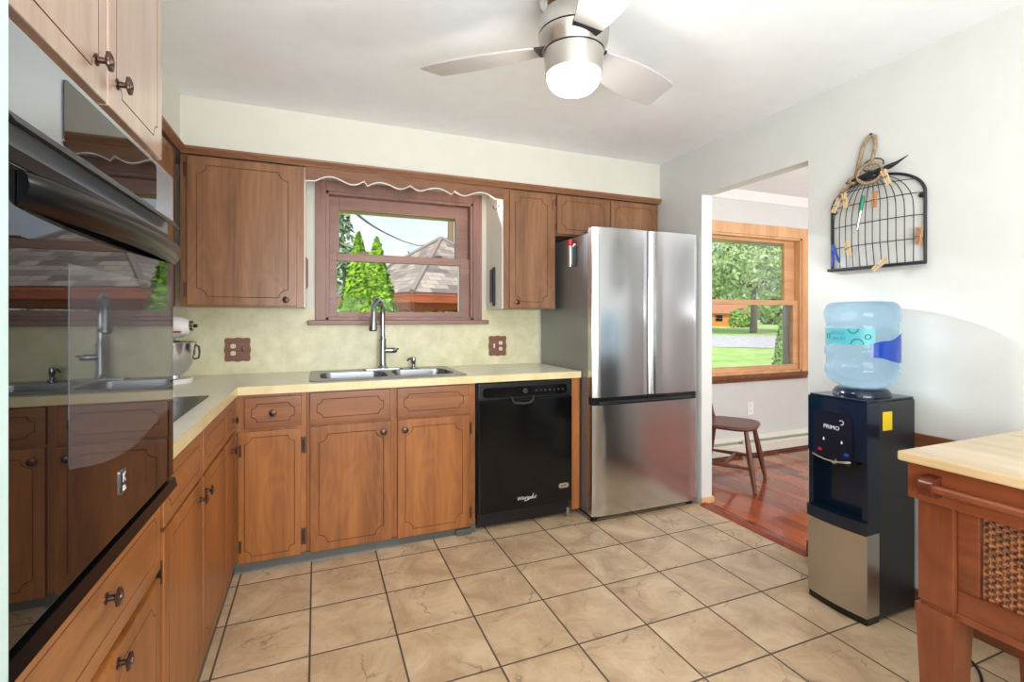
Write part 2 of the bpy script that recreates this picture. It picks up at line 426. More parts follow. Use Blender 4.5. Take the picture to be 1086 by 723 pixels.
# ------------------------------------------------------------------ mesh helpers
class MB:
    def __init__(s): s.bm = bmesh.new(); s.uv = None
    def box(s, x0, y0, z0, x1, y1, z1, bev=0.0, mi=0, seg=2):
        x0, x1 = min(x0, x1), max(x0, x1); y0, y1 = min(y0, y1), max(y0, y1); z0, z1 = min(z0, z1), max(z0, z1)
        r = bmesh.ops.create_cube(s.bm, size=1, matrix=Matrix.Translation(((x0+x1)/2, (y0+y1)/2, (z0+z1)/2)) @ Matrix.Diagonal((x1-x0, y1-y0, z1-z0, 1)))
        vs = r['verts']
        fs = set(f for v in vs for f in v.link_faces)
        for f in fs: f.material_index = mi
        if bev > 0:
            es = list(set(e for v in vs for e in v.link_edges))
            bmesh.ops.bevel(s.bm, geom=es, offset=bev, segments=seg, affect='EDGES', profile=0.5)
        return s
    def hull8(s, pts, mi=0):
        """8 points: 4 bottom ring, 4 top ring"""
        v = [s.bm.verts.new(p) for p in pts]
        for q in ((3,2,1,0),(4,5,6,7),(0,1,5,4),(1,2,6,5),(2,3,7,6),(3,0,4,7)):
            f = s.bm.faces.new([v[i] for i in q]); f.material_index = mi
        return s
    def prism(s, poly, fn, d0, d1, mi=0):
        """2D polygon mapped through fn(u, v, d)"""
        a = [s.bm.verts.new(fn(u, v, d0)) for u, v in poly]
        b = [s.bm.verts.new(fn(u, v, d1)) for u, v in poly]
        n = len(poly)
        fs = [s.bm.faces.new(a[::-1]), s.bm.faces.new(b)]
        for i in range(n):
            fs.append(s.bm.faces.new((a[i], a[(i+1) % n], b[(i+1) % n], b[i])))
        for f in fs: f.material_index = mi
        return s
    def tube(s, path, r, n=10, closed=False, mi=0, caps=True):
        P = [Vector(p) for p in path]; k = len(P)
        R = r if isinstance(r, (list, tuple)) else [r]*k
        rings = []; ref = None
        for i, p in enumerate(P):
            if closed: d = P[(i+1) % k] - P[i-1]
            else: d = P[min(i+1, k-1)] - P[max(i-1, 0)]
            d.normalize()
            if ref is None:
                ref = d.orthogonal().normalized()
            ref = (ref - d * ref.dot(d))
            if ref.length < 1e-6: ref = d.orthogonal()
            ref.normalize(); q = d.cross(ref)
            rings.append([s.bm.verts.new(p + (ref*math.cos(2*PI*j/n) + q*math.sin(2*PI*j/n))*R[i]) for j in range(n)])
        m = k if closed else k-1
        for i in range(m):
            a, b = rings[i], rings[(i+1) % k]
            for j in range(n):
                f = s.bm.faces.new((a[j], a[(j+1) % n], b[(j+1) % n], b[j])); f.material_index = mi
        if caps and not closed:
            s.bm.faces.new(rings[0][::-1]).material_index = mi; s.bm.faces.new(rings[-1]).material_index = mi
        return s
    def lathe(s, prof, c, axis=(0,0,1), n=28, lobes=0, amp=0, mi=0, caps=True):
        """profile [(r, h)] turned about axis through c"""
        ax = Vector(axis).normalized(); u = ax.orthogonal().normalized(); w = ax.cross(u); c = Vector(c)
        rings = []
        for r, h in prof:
            ring = []
            for j in range(n):
                a = 2*PI*j/n
                rr = r*(1 + (amp*math.cos(lobes*a) if lobes else 0))
                ring.append(s.bm.verts.new(c + ax*h + (u*math.cos(a)+w*math.sin(a))*rr))
            rings.append(ring)
        for a, b in zip(rings, rings[1:]):
            for j in range(n):
                f = s.bm.faces.new((a[j], a[(j+1) % n], b[(j+1) % n], b[j])); f.material_index = mi
        if caps:
            s.bm.faces.new(rings[0][::-1]).material_index = mi; s.bm.faces.new(rings[-1]).material_index = mi
        return s
    def quad(s, pts, mi=0):
        f = s.bm.faces.new([s.bm.verts.new(p) for p in pts]); f.material_index = mi
        return f
    def build(s, name, mats, parent=None, smooth=40, fix=True):
        if not isinstance(mats, (list, tuple)): mats = [mats]
        if fix: bmesh.ops.recalc_face_normals(s.bm, faces=s.bm.faces[:])
        me = bpy.data.meshes.new(name)
        o = bpy.data.objects.new(name, me)
        if parent is not None:
            w = ROOT[parent.name]
            bmesh.ops.translate(s.bm, verts=s.bm.verts[:], vec=-Vector(w))
            o.parent = parent
            COL.objects.link(o); ROOT[o.name] = w
        else:
            c = CENTER.get('next')
            lo = [min(v.co[i] for v in s.bm.verts) for i in range(3)]; hi = [max(v.co[i] for v in s.bm.verts) for i in range(3)]
            w = c if c is not None else ((lo[0]+hi[0])/2, (lo[1]+hi[1])/2, lo[2])
            CENTER['next'] = None
            bmesh.ops.translate(s.bm, verts=s.bm.verts[:], vec=-Vector(w))
            o.location = w
            COL.objects.link(o); ROOT[o.name] = tuple(w)
        s.bm.to_mesh(me); s.bm.free()
        for m in mats: me.materials.append(m)
        if smooth:
            for p in me.polygons: p.use_smooth = True
            me.set_sharp_from_angle(angle=math.radians(smooth))
            wn = o.modifiers.new('weighted_normals', 'WEIGHTED_NORMAL'); wn.keep_sharp = True; wn.weight = 90
        return o
ROOT = {}; CENTER = {}

def thing(name, label, cat, loc=(0,0,0), group=None):
    o = bpy.data.objects.new(name, None); COL.objects.link(o); o.location = loc; o.empty_display_size = 0.1
    ROOT[o.name] = tuple(loc)
    return tag(o, label, cat, group)
def tag(o, label, cat, group=None):
    o['label'] = label; o['category'] = cat
    if group: o['group'] = group
    return o
def struct(mb, name, mats, parent=None, smooth=30):
    if parent is None: CENTER['next'] = (0, 0, 0)
    o = mb.build(name, mats, parent, smooth)
    if parent is None: o['kind'] = 'structure'
    return o

# maps for panels: (u, v, d): u along the face, v up, d outwards from the face
def face_back(y):  return lambda u, v, d: (u, y - d, v)        # faces -y, u = x
def face_left(x):  return lambda u, v, d: (x + d, u, v)        # faces +x, u = y
def face_right(x): return lambda u, v, d: (x - d, u, v)        # faces -x, u = y

def scoop_loop(u0, v0, u1, v1, m, r, e, n=7, step=0.0):
    """rectangle inset by m with scooped-out corners of radius r, grown by e"""
    pts = []
    a0, b0, a1, b1 = u0+m, v0+m, u1-m, v1-m
    R = r - e; k = math.sqrt(max(R*R - e*e, 1e-9)); ph = math.asin(min(1, e/R))
    for (cx, cy, st) in ((a0, b0, PI/2), (a1, b0, PI), (a1, b1, -PI/2), (a0, b1, 0)):
        for i in range(n):
            t = st + ph - (PI/2 + 2*ph) * i/(n-1) if False else None
        arc = []
        for i in range(n):
            f = i/(n-1)
            arc.append(f)
        if (cx, cy) == (a0, b0): angs = [PI/2+ph - f*(PI/2+2*ph) for f in arc]
        elif (cx, cy) == (a1, b0): angs = [PI+ph - f*(PI/2+2*ph) for f in arc]
        elif (cx, cy) == (a1, b1): angs = [-PI/2+ph - f*(PI/2+2*ph) for f in arc]
        else: angs = [0+ph - f*(PI/2+2*ph) for f in arc]
        for t in angs: pts.append((cx + R*math.cos(t), cy + R*math.sin(t)))
    return pts

def panel(fn, u0, v0, u1, v1, t, m=0.045, r=0.04, gw=0.0032, gd=0.002, c=0.004, groove=True):
    """slab t thick whose front is at d=t; real routed groove with scooped corners; slot 1 is the groove"""
    mb = MB(); bm = mb.bm
    V = lambda pts, d: [bm.verts.new(fn(u, v, d)) for u, v in pts]
    rect = lambda i: [(u0+i, v0+i), (u1-i, v0+i), (u1-i, v1-i), (u0+i, v1-i)]
    back = V(rect(0), 0); side = V(rect(0), t-c); mid = V(rect(c*0.3), t-c*0.3); front = V(rect(c), t)
    bm.faces.new(back[::-1])
    for A, B in ((back, side), (side, mid), (mid, front)):
        for i in range(4): bm.faces.new((A[i], A[(i+1) % 4], B[(i+1) % 4], B[i]))
    if not groove:
        bm.faces.new(front); return mb
    o = V(scoop_loop(u0, v0, u1, v1, m, r, gw/2), t); g = V(scoop_loop(u0, v0, u1, v1, m, r, 0), t-gd); i_ = V(scoop_loop(u0, v0, u1, v1, m, r, -gw/2), t)
    n = len(o)
    for A, B in ((o, g), (g, i_)):
        for k in range(n): bm.faces.new((A[k], A[(k+1) % n], B[(k+1) % n], B[k])).material_index = 1
    bm.faces.new(i_)
    es = []
    for Lp in (front, o):
        for k in range(len(Lp)):
            e = bm.edges.get((Lp[k], Lp[(k+1) % len(Lp)]))
            es.append(e)
    bmesh.ops.triangle_fill(bm, use_beauty=True, use_dissolve=False, edges=es)
    return mb

def knob(fn, u, v, parent, name='knob'):
    """ornate round bronze knob; stem then a lobed rosette"""
    a = Vector(fn(u, v, 0)); ax = Vector(fn(u, v, 1)) - a
    mb = MB()
    mb.lathe([(0.011, -0.001), (0.011, 0.002), (0.006, 0.004), (0.0055, 0.014), (0.009, 0.017)], a, ax, 16)
    mb.lathe([(0.008, 0.016), (0.0165, 0.018), (0.0175, 0.021), (0.013, 0.023), (0.012, 0.0215), (0.007, 0.0225), (0.005, 0.026), (0.001, 0.027)], a, ax, 40, 8, 0.07)
    return mb.build(name, M['bronze'], parent)
def hinge(fn, u, v, parent, h=0.055, w=0.016):
    mb = MB()
    a = fn(u-w/2, v-h/2, -0.0005); b = fn(u+w/2, v+h/2, 0.003); mb.box(*a, *b, bev=0.001)
    p0 = fn(u, v-h*0.36, 0.004); p1 = fn(u, v+h*0.36, 0.004); mb.tube([p0, p1], 0.0035, 8)
    return mb.build('hinge', M['bronze'], parent)

def text_mesh(body, size, fn, parent, mat, name, depth=0.0006, mirror=False, align='CENTER', shear=0.0):
    cu = bpy.data.curves.new('lettering', 'FONT'); cu.body = body; cu.size = size; cu.align_x = align; cu.align_y = 'CENTER'
    cu.extrude = depth/2; cu.resolution_u = 3; cu.shear = shear
    ob = bpy.data.objects.new('lettering', cu); COL.objects.link(ob)
    dg = bpy.context.evaluated_depsgraph_get()
    me = bpy.data.meshes.new_from_object(ob.evaluated_get(dg))
    bpy.data.objects.remove(ob)
    w = Vector(ROOT[parent.name])
    for v in me.vertices:
        u = -v.co.x if mirror else v.co.x
        v.co = Vector(fn(u, v.co.y, v.co.z + depth/2)) - w
    me.materials.clear(); me.materials.append(mat)
    o = bpy.data.objects.new(name, me); COL.objects.link(o); o.parent = parent; ROOT[o.name] = tuple(w)
    return o

# =================================================================== STRUCTURE
XW = 2.40      # right wall, kitchen side
YB = 3.33      # back wall
ZC = 2.405     # ceiling
XL = -0.985    # left wall
YF = -1.6      # wall behind the camera
XD = 5.6       # far side of dining room

b = MB(); b.box(XL-0.1, YF-0.1, -0.06, XW+0.02, YB+0.05, 0)
struct(b, 'floor', M['tile'])
b = MB(); b.box(XW+0.02, -0.6, -0.06, XD, YB+0.05, 0.006)
struct(b, 'floor_dining', M['plank'])
b = MB(); b.box(XL-0.1, YF-0.1, ZC, XD+0.1, YB+0.12, ZC+0.12)
struct(b, 'ceiling', M['ceil'])
# back wall, with the sink window and the dining window cut out
WX0, WX1, WZ0, WZ1 = 0.035, 1.06, 1.24, 2.09
DX0, DX1, DZ0, DZ1 = 3.0, 4.40, 0.74, 2.05
b = MB()
b.box(XL-0.1, YB, -0.1, WX0, YB+0.12, ZC); b.box(WX0, YB, -0.1, WX1, YB+0.12, WZ0); b.box(WX0, YB, WZ1, WX1, YB+0.12, ZC)
b.box(WX1, YB, -0.1, XW+0.05, YB+0.12, ZC)
struct(b, 'wall_back', M['paint'])
b = MB()
b.box(XW+0.05, YB, -0.1, DX0, YB+0.12, ZC); b.box(DX0, YB, -0.1, DX1, YB+0.12, DZ0); b.box(DX0, YB, DZ1, DX1, YB+0.12, ZC)
b.box(DX1, YB, -0.1, XD+0.1, YB+0.12, ZC)
struct(b, 'wall_dining_back', M['paint_right'])
b = MB(); b.box(XL-0.1, YF-0.1, -0.1, XL, YB, ZC); struct(b, 'wall_left', M['paint'])
b = MB(); b.box(XL-0.1, YF-0.1, -0.1, XD+0.1, YF, ZC); struct(b, 'wall_front', M['paint'])
# right wall with doorway
JY0, JY1, JZ = 1.785, 2.548, 2.081
b = MB()
b.box(XW, YF, 0, XW+0.088, JY0, ZC, mi=0); b.box(XW, JY1, 0, XW+0.088, YB, ZC); b.box(XW, JY0, JZ, XW+0.088, JY1, ZC)
struct(b, 'wall_right', M['paint_right'])
b = MB(); b.box(XD, -0.7, 0, XD+0.1, YB, ZC); struct(b, 'wall_dining_right', M['paint_right'])
b = MB(); b.box(XW+0.088, -0.7, 0, XD, -0.6, ZC); struct(b, 'wall_dining_front', M['paint_right'])
# soffits over the wall cabinets
YS = 2.978
b = MB(); b.box(-0.652, YS, 2.140, XW, YB, ZC); struct(b, 'wall_soffit_back', M['paint'])
b = MB(); b.box(XL, 1.506, 2.140, -0.652, YB, ZC); struct(b, 'wall_soffit_left', M['paint'])
# laminate backsplash
b = MB(); b.box(XL+0.006, YB-0.006, 0.915, 1.556, YB, 1.207); b.box(XL+0.006, YB-0.006, 1.207, 0.0, YB, 1.312); b.box(1.095, YB-0.006, 1.207, 1.556, YB, 1.312); struct(b, 'wall_backsplash', M['splash'])
b = MB(); b.box(XL, 1.506, 0.915, XL+0.006, YB, 1.312); struct(b, 'wall_backsplash_left', M['splash'])
# crown strip under the soffits
def crown_profile(): return [(0, 0), (0.012, 0), (0.016, 0.010), (0.026, 0.022), (0.030, 0.030), (0.030, 0.036), (0, 0.036)]
b = MB()
b.prism(crown_profile(), lambda u, v, d: (d, 2.983-u, 2.107+v), -0.652, XW)
b.prism(crown_profile(), lambda u, v, d: (-0.657+u, d, 2.107+v), 1.506, 2.983)
struct(b, 'trim_1', M['wood_up_x'])
# dining room crown and kitchen-side baseboards, rail
b = MB(); b.prism([(0, 0), (0.012, 0), (0.02, 0.02), (0.05, 0.06), (0.06, 0.075), (0, 0.075)], lambda u, v, d: (d, YB-u, ZC-0.075+v), XW+0.088, XD)
struct(b, 'trim_2', M['white'])
b = MB(); b.box(XW-0.013, YF, 0, XW, JY0+0.004, 0.085, 0.003); struct(b, 'baseboard_right', M['dbrown'])
b = MB(); b.box(XW-0.018, YF, 0.70, XW, 1.31, 0.757, 0.004); struct(b, 'trim_3', M['dbrown'])
b = MB(); b.box(XW-0.012, JY1-0.012, 0, XW+0.10, JY1+0.0, 0.045, 0.005); b.box(XW+0.088, JY1-0.012, 0.006, XW+0.102, YB, 0.045, 0.004)
struct(b, 'trim_4', M['oak'])
b = MB(); b.prism([(0, 0), (0.075, 0), (0.075, 0.006), (0.06, 0.014), (0.03, 0.016), (0.004, 0.004)], lambda u, v, d: (XW-0.03+u, d, v), JY0, JY1-0.012)
struct(b, 'trim_5', M['cherry'])
b = MB(); b.box(XW+0.088, 0.2, 0.006, XW+0.102, JY0, 0.09, 0.003); struct(b, 'baseboard_dining', M['oak'])
# pale casing at the very left of the view, beside the oven cabinet
b = MB(); b.box(XL, 0.60, 0, -0.3155, 0.712, ZC, 0.003); struct(b, 'trim_6', M['casing'])

# ---- windows
def hung_window(name, fx0, fx1, fz0, fz1, gx0, gx1, gz0, gz1, mr0, mr1, y, mv, mh, gx1l=None, gx0l=None, casing=0.065, locks=True):
    """double hung window: fx/fz = casing outer, gx/gz = glass, mr = meeting rail"""
    if gx1l is None: gx1l, gx0l = gx1, gx0
    root = MB()
    c = casing
    # casing boards proud of the wall with a stepped edge
    def board(x0, z0, x1, z1): root.box(x0, y-0.024, z0, x1, y+0.002, z1, 0.004)
    board(fx0, fz0, fx0+c, fz1); board(fx1-c, fz0, fx1, fz1); board(fx0+c, fz1-c, fx1-c, fz1)
    w = struct(root, name, mv)
    # jamb lining
    j = MB()
    a0, a1, t1 = fx0+c-0.006, fx1-c+0.006, fz1-c+0.006
    j.box(a0, y-0.012, fz0, a0+0.024, y+0.11, t1, 0.002); j.box(a1-0.024, y-0.012, fz0, a1, y+0.11, t1, 0.002); j.box(a0, y-0.012, t1-0.024, a1, y+0.11, t1, 0.002); j.box(a0, y-0.012, fz0, a1, y+0.11, fz0+0.02, 0.002)
    struct(j, 'jamb', mv, w)
    i0, i1, it, ib = a0+0.024, a1-0.024, t1-0.024, fz0+0.02
    def sash(nm, x0, x1, z0, z1, g0, g1, h0, h1, ys):
        s_ = MB()
        s_.box(x0, ys, z0, g0, ys+0.034, z1, 0.003); s_.box(g1, ys, z0, x1, ys+0.034, z1, 0.003)
        s_.box(g0, ys, z0, g1, ys+0.034, h0, 0.003); s_.box(g0, ys, h1, g1, ys+0.034, z1, 0.003)
        o = struct(s_, nm, mh, w)
        g = MB(); g.box(g0-0.004, ys+0.014, h0-0.004, g1+0.004, ys+0.019, h1+0.004); struct(g, 'glass_pane', M['glassrough'], o)
        return o
    up = sash('upper_sash', i0, i1, mr1-0.03, it, gx0, gx1, mr1, gz1, y+0.052)
    lo = sash('lower_sash', i0, i1, ib, mr1, gx0l, gx1l, gz0, mr0, y+0.014)
    if locks:
        for k in (0.2, 0.8):
            x = gx0l+(gx1l-gx0l)*k
            q = MB(); q.box(x-0.03, y+0.014, mr1-0.001, x+0.03, y+0.04, mr1+0.006, 0.002); q.box(x-0.012, y+0.018, mr1+0.004, x+0.036, y+0.032, mr1+0.014, 0.003)
            struct(q, 'sash_lock', M['bronze'], lo)
    return w, lo
w1, lo1 = hung_window('window_1', -0.006, 1.100, 1.238, 2.128, 0.141, 0.925, 1.292, 1.962, 1.622, 1.672, YB, M['mauve'], M['mauve_x'], gx1l=0.95, gx0l=0.125)
b = MB(); b.box(0.958-0.012, YB+0.05, 1.27, 0.958+0.012, YB+0.07, 1.63); struct(b, 'white_track', M['white'], w1)
b = MB(); b.box(-0.05, YB-0.05, 1.207, 1.145, YB+0.02, 1.238, 0.006); struct(b, 'window_sill', M['mauve_x'], w1)
w2, lo2 = hung_window('window_2', 2.93, 4.468, 0.735, 2.118, 3.05, 4.215, 0.805, 1.975, 1.375, 1.422, YB, M['oak'], M['oak_x'], gx1l=4.285, gx0l=3.03, casing=0.10)
b = MB(); b.box(2.90, YB-0.05, 0.70, 4.48, YB+0.02, 0.735, 0.006); b.box(2.93, YB-0.02, 0.668, 4.44, YB+0.0, 0.70, 0.004)
struct(b, 'window_sill', M['dbrown'], w2)
b = MB(); b.box(4.225, YB+0.056, 0.80, 4.29, YB+0.08, 1.38); struct(b, 'screen_frame', M['steel_side'], w2)

# ---- toe kick strip along the base cabinets
b = MB(); b.prism([(0, 0), (0.016, 0), (0.010, 0.012), (0.007, 0.05), (0, 0.05)], lambda u, v, d: (d, 2.722-u, v), -0.37, 0.42)
b.box(0.42, 2.722, 0, 0.863, 2.735, 0.05)
b.box(0.745, 2.70, 0, 0.835, 2.722, 0.035, 0.002)
b.prism([(0, 0), (0.012, 0), (0.007, 0.012), (0.004, 0.05), (0, 0.05)], lambda u, v, d: (-0.384+u, d, v), 1.506, 2.71)
struct(b, 'baseboard_kick', M['rubber'])

# =================================================================== CABINETS
YD = 2.706     # door fronts, sink run
YFR = 2.722    # face frame, sink run
XDR = -0.366   # door fronts, left run
XFR = -0.382
fb = face_back(YFR); fl = face_left(XFR)
T = 0.016

def lower_door(fn, u0, v0, u1, v1, parent, mat, name='door', **kw):
    return panel(fn, u0, v0, u1, v1, T, **kw).build(name, [mat, M['groove']], parent, 30)

# corner cabinet: its two hinged leaves meet at the inside corner
t = thing('corner_cabinet', 'wooden corner base cabinet with an L shaped folding door and two small drawers', 'cabinet', (-0.37, 2.74, 0))
b = MB(); b.box(XL+0.01, YFR, 0.05, -0.046, YB-0.01, 0.872); b.box(XL+0.01, 2.462, 0.05, XFR, YFR, 0.872)
b.build('carcass', M['wood_lo'], t)
d = lower_door(fb, -0.356, 0.045, -0.072, 0.690, t, M['wood_lo'], m=0.03, r=0.03)
for v in (0.60, 0.13): hinge(fb, -0.060, v, d, 0.085, 0.024)
for v in (0.60, 0.13):
    q = MB(); q.box(-0.350, YD-0.003, v-0.03, -0.338, YD+0.001, v+0.03, 0.001); q.build('hinge', M['bronze'], d)
d = lower_door(fl, 2.472, 0.045, 2.700, 0.690, t, M['wood_lo'], m=0.03, r=0.03); knob(face_left(XDR), 2.60, 0.628, d)
d = lower_door(fb, -0.327, 0.703, -0.070, 0.857, t, M['wood_lo_x'], 'drawer', m=0.032, r=0.024); knob(face_back(YD), -0.199, 0.779, d)
d = lower_door(fl, 2.472, 0.703, 2.690, 0.857, t, M['wood_lo_y'], 'drawer', m=0.032, r=0.024); knob(face_left(XDR), 2.635, 0.765, d)

# sink base
t = thing('sink_cabinet', 'wide wooden base cabinet under the sink with two doors and two false drawer fronts', 'cabinet', (0.40, 2.74, 0))
b = MB(); b.box(-0.044, YFR, 0.05, 0.0, YB-0.01, 0.872); b.box(0.82, YFR, 0.05, 0.863, YB-0.01, 0.872); b.box(0, YFR, 0.05, 0.82, YB-0.01, 0.70)
b.box(0, YFR, 0.70, 0.82, YFR+0.02, 0.872)
b.build('carcass', M['wood_lo'], t)
for u0, u1 in ((-0.031, 0.374), (0.412, 0.823)):
    lower_door(fb, u0, 0.700, u1, 0.866, t, M['wood_lo_x'], 'drawer_front', m=0.036, r=0.026)
d = lower_door(fb, -0.029, 0.045, 0.380, 0.690, t, M['wood_lo'], m=0.042, r=0.042); knob(face_back(YD), 0.338, 0.637, d)
d = lower_door(fb, 0.414, 0.042, 0.823, 0.690, t, M['wood_lo'], m=0.042, r=0.042); knob(face_back(YD), 0.453, 0.637, d)
for v in (0.61, 0.12): hinge(fb, 0.836, v, d, 0.07, 0.014)

# left run: drawer over door, twice
for (u0, u1, ku, lab, hg) in ((1.512, 1.984, 1.935, 'wooden base cabinet right beside the oven tower, drawer over door, below the cooktop', 1.505),
                          (1.994, 2.464, 2.03, 'wooden base cabinet between the corner cabinet and the one by the oven tower', None)):
    t = thing('drawer_base_cabinet', lab, 'cabinet', ((u0 + u1)/2*0 - 0.65, (u0+u1)/2, 0))
    b = MB(); b.box(XL+0.01, u0-0.004, 0.05, XFR, u1+0.004 if u1 < 2.4 else 2.461, 0.872 if u1 > 2.4 else 0.872); b.build('carcass', M['wood_lo'], t)
    lower_door(fl, u0+0.006, 0.703, u1-0.004, 0.857, t, M['wood_lo_y'], 'drawer', m=0.036, r=0.026)
    d = lower_door(fl, u0+0.006, 0.045, u1-0.004, 0.692, t, M['wood_lo'], m=0.042, r=0.042); knob(face_left(XDR), ku, 0.632, d)
    if hg: 
        q = MB(); q.box(XFR, 1.509, 0.56, XFR+0.012, 1.517, 0.62, 0.001); q.build('hinge', M['bronze'], d)

# end panel right of the dishwasher
b = MB(); b.box(1.497, YD, 0.04, 1.553, YB-0.01, 0.873, 0.003)
tag(b.build('end_panel', M['wood_lo']), 'narrow wooden panel between the black dishwasher and the refrigerator', 'panel')

# oven tower
TY0, TY1 = 0.735, 1.502
t = thing('oven_cabinet', 'tall wooden cabinet that holds the black wall oven, doors above and drawer below', 'cabinet', (-0.65, 1.12, 0))
b = MB()
b.box(XL+0.005, TY0, 0.0, XFR, TY0+0.02, 2.39); b.box(XL+0.005, TY1-0.03, 0.0, XFR, TY1, 2.39)
b.box(XL+0.005, TY0, 0.05, XFR, TY1, 0.80); b.box(XL+0.005, TY0, 1.648, XFR, TY1, 2.39)
b.build('carcass', M['wood_lo'], t)
d = panel(fl, TY0+0.025, 0.612, TY1-0.018, 0.800, T, m=0.04, r=0.012).build('drawer', [M['wood_lo_y'], M['groove']], t, 30); knob(face_left(XDR), 1.137, 0.722, d)
cy = 1.145
d = panel(fl, TY0+0.025, 0.06, cy-0.002, 0.590, T, m=0.04, r=0.03).build('door', [M['wood_lo'], M['groove']], t, 30); knob(face_left(XDR), 1.10, 0.562, d)
d = panel(fl, cy+0.002, 0.06, TY1-0.018, 0.590, T, m=0.04, r=0.03).build('door', [M['wood_lo'], M['groove']], t, 30); knob(face_left(XDR), 1.195, 0.562, d)
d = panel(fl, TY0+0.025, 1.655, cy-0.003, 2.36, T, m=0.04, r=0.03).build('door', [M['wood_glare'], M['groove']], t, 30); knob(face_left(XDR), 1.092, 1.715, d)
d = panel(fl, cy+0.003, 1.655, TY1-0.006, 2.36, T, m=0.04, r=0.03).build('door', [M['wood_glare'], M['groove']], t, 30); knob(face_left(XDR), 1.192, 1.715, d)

# wall cabinets
YU = 2.998; fu = face_back(YU)
def upper_door(u0, v0, u1, v1, parent, **kw):
    return panel(fu, u0, v0, u1, v1, 0.018, **kw).build('door', [M['wood_up'], M['groove']], parent, 30)
t = thing('wall_cabinet', 'large single door wall cabinet left of the sink window above the outlet plate', 'cabinet', (-0.36, 3.16, 1.312))
b = MB(); b.box(-0.655, YU, 1.312, -0.062, YB, 2.107); b.build('carcass', M['wood_up'], t)
b = MB(); b.box(-0.062, YU, 1.312, -0.058, YB-0.002, 2.107); b.build('white_side', M['white'], t)
d = upper_door(-0.624, 1.318, -0.100, 2.100, t, m=0.045, r=0.045); knob(face_back(2.98), -0.155, 1.352, d)
for v in (2.03, 1.40): hinge(fu, -0.634, v, d, 0.075, 0.014)
t = thing('wall_cabinet', 'narrow single door wall cabinet between the sink window and the refrigerator', 'cabinet', (1.33, 3.16, 1.312))
b = MB(); b.box(1.144, YU, 1.312, 1.526, YB, 2.107); b.build('carcass', M['wood_up'], t)
b = MB(); b.box(1.138, YU+0.002, 1.312, 1.144, YB-0.002, 2.107); b.build('white_side', M['white'], t)
d = upper_door(1.184, 1.320, 1.500, 2.097, t, m=0.04, r=0.04); knob(face_back(2.98), 1.232, 1.358, d)
for v in (2.03, 1.40): hinge(fu, 1.507, v, d, 0.07, 0.012)
t = thing('bridge_cabinet', 'shallow two door wall cabinet mounted above the refrigerator', 'cabinet', (1.96, 3.16, 1.82))
b = MB(); b.box(1.528, YU, 1.822, 2.396, YB, 2.107); b.build('carcass', M['wood_up'], t)
d = upper_door(1.536, 1.830, 1.948, 2.097, t, m=0.035, r=0.03)
for v in (2.05, 1.88): hinge(fu, 1.530, v, d, 0.05, 0.010)
d = upper_door(1.972, 1.830, 2.374, 2.097, t, m=0.035, r=0.03)
for v in (2.05, 1.88): hinge(fu, 2.384, v, d, 0.05, 0.010)
t = thing('wall_cabinet', 'wall cabinet on the left wall, mostly hidden behind the oven tower', 'cabinet', (-0.82, 2.25, 1.312))
b = MB(); b.box(XL, 1.504, 1.312, -0.676, 2.994, 2.107); b.build('carcass', M['wood_up'], t)
fL = face_left(-0.676)
for u0, u1 in ((1.53, 2.20), (2.22, 2.88)):
    d = panel(fL, u0, 1.32, u1, 2.097, 0.018, m=0.045, r=0.045).build('door', [M['wood_up'], M['groove']], t, 30)
    knob(face_left(-0.658), u0+0.05, 1.36, d)

# scalloped valance across the top of the window
cusps = [(-0.056, 2.026), (-0.004, 2.031), (0.262, 2.056), (0.278, 2.030), (0.533, 2.058), (0.536, 2.056), (0.784, 2.029), (0.811, 2.052), (1.075, 2.029), (1.138, 2.026)]
def wave(x0, z0, x1, z1, shape, n=14):
    out = []
    for i in range(n):
        f = i/n; out.append((x0+(x1-x0)*f, z0+(z1-z0)*f + shape(f)))
    return out
zs = [(-0.056, 2.026)] + wave(-0.004, 2.031, 0.262, 2.056, lambda f: 0.024*math.sin(PI*min(1, f/0.55))*(f < 0.55) - 0.022*math.sin(PI*max(0, (f-0.55)/0.45))) \
   + wave(0.262, 2.056, 0.280, 2.030, lambda f: 0, 3) + wave(0.280, 2.030, 0.533, 2.058, lambda f: 0.020*math.sin(PI*min(1, f/0.55))*(f < 0.55) - 0.020*math.sin(PI*max(0, (f-0.55)/0.45))) \
   + wave(0.533, 2.058, 0.790, 2.029, lambda f: -0.020*math.sin(PI*min(1, f/0.4))*(f < 0.4) + 0.020*math.sin(PI*max(0, (f-0.4)/0.6))) \
   + wave(0.790, 2.029, 0.811, 2.054, lambda f: 0, 3) + wave(0.811, 2.054, 1.085, 2.029, lambda f: -0.020*math.sin(PI*min(1, f/0.4))*(f < 0.4) + 0.024*math.sin(PI*max(0, (f-0.4)/0.6))) + [(1.085, 2.029), (1.138, 2.026)]
poly = zs + [(1.138, 2.107), (-0.056, 2.107)]
b = MB(); b.prism(poly, face_back(2.998), 0.0, 0.016)
t = tag(b.build('valance', M['wood_up_x']), 'scalloped wooden valance board above the sink window', 'valance')
e = MB();  # thin white strip along the scalloped lower edge
for (a0, z0), (a1, z1) in zip(zs, zs[1:]):
    e.hull8([(a0, 2.981, z0-0.002), (a1, 2.981, z1-0.002), (a1, 2.999, z1-0.002), (a0, 2.999, z0-0.002), (a0, 2.981, z0+0.003), (a1, 2.981, z1+0.003), (a1, 2.999, z1+0.003), (a0, 2.999, z0+0.003)])
e.build('white_edge', M['white'], t)['label'] = 'white scalloped edge'

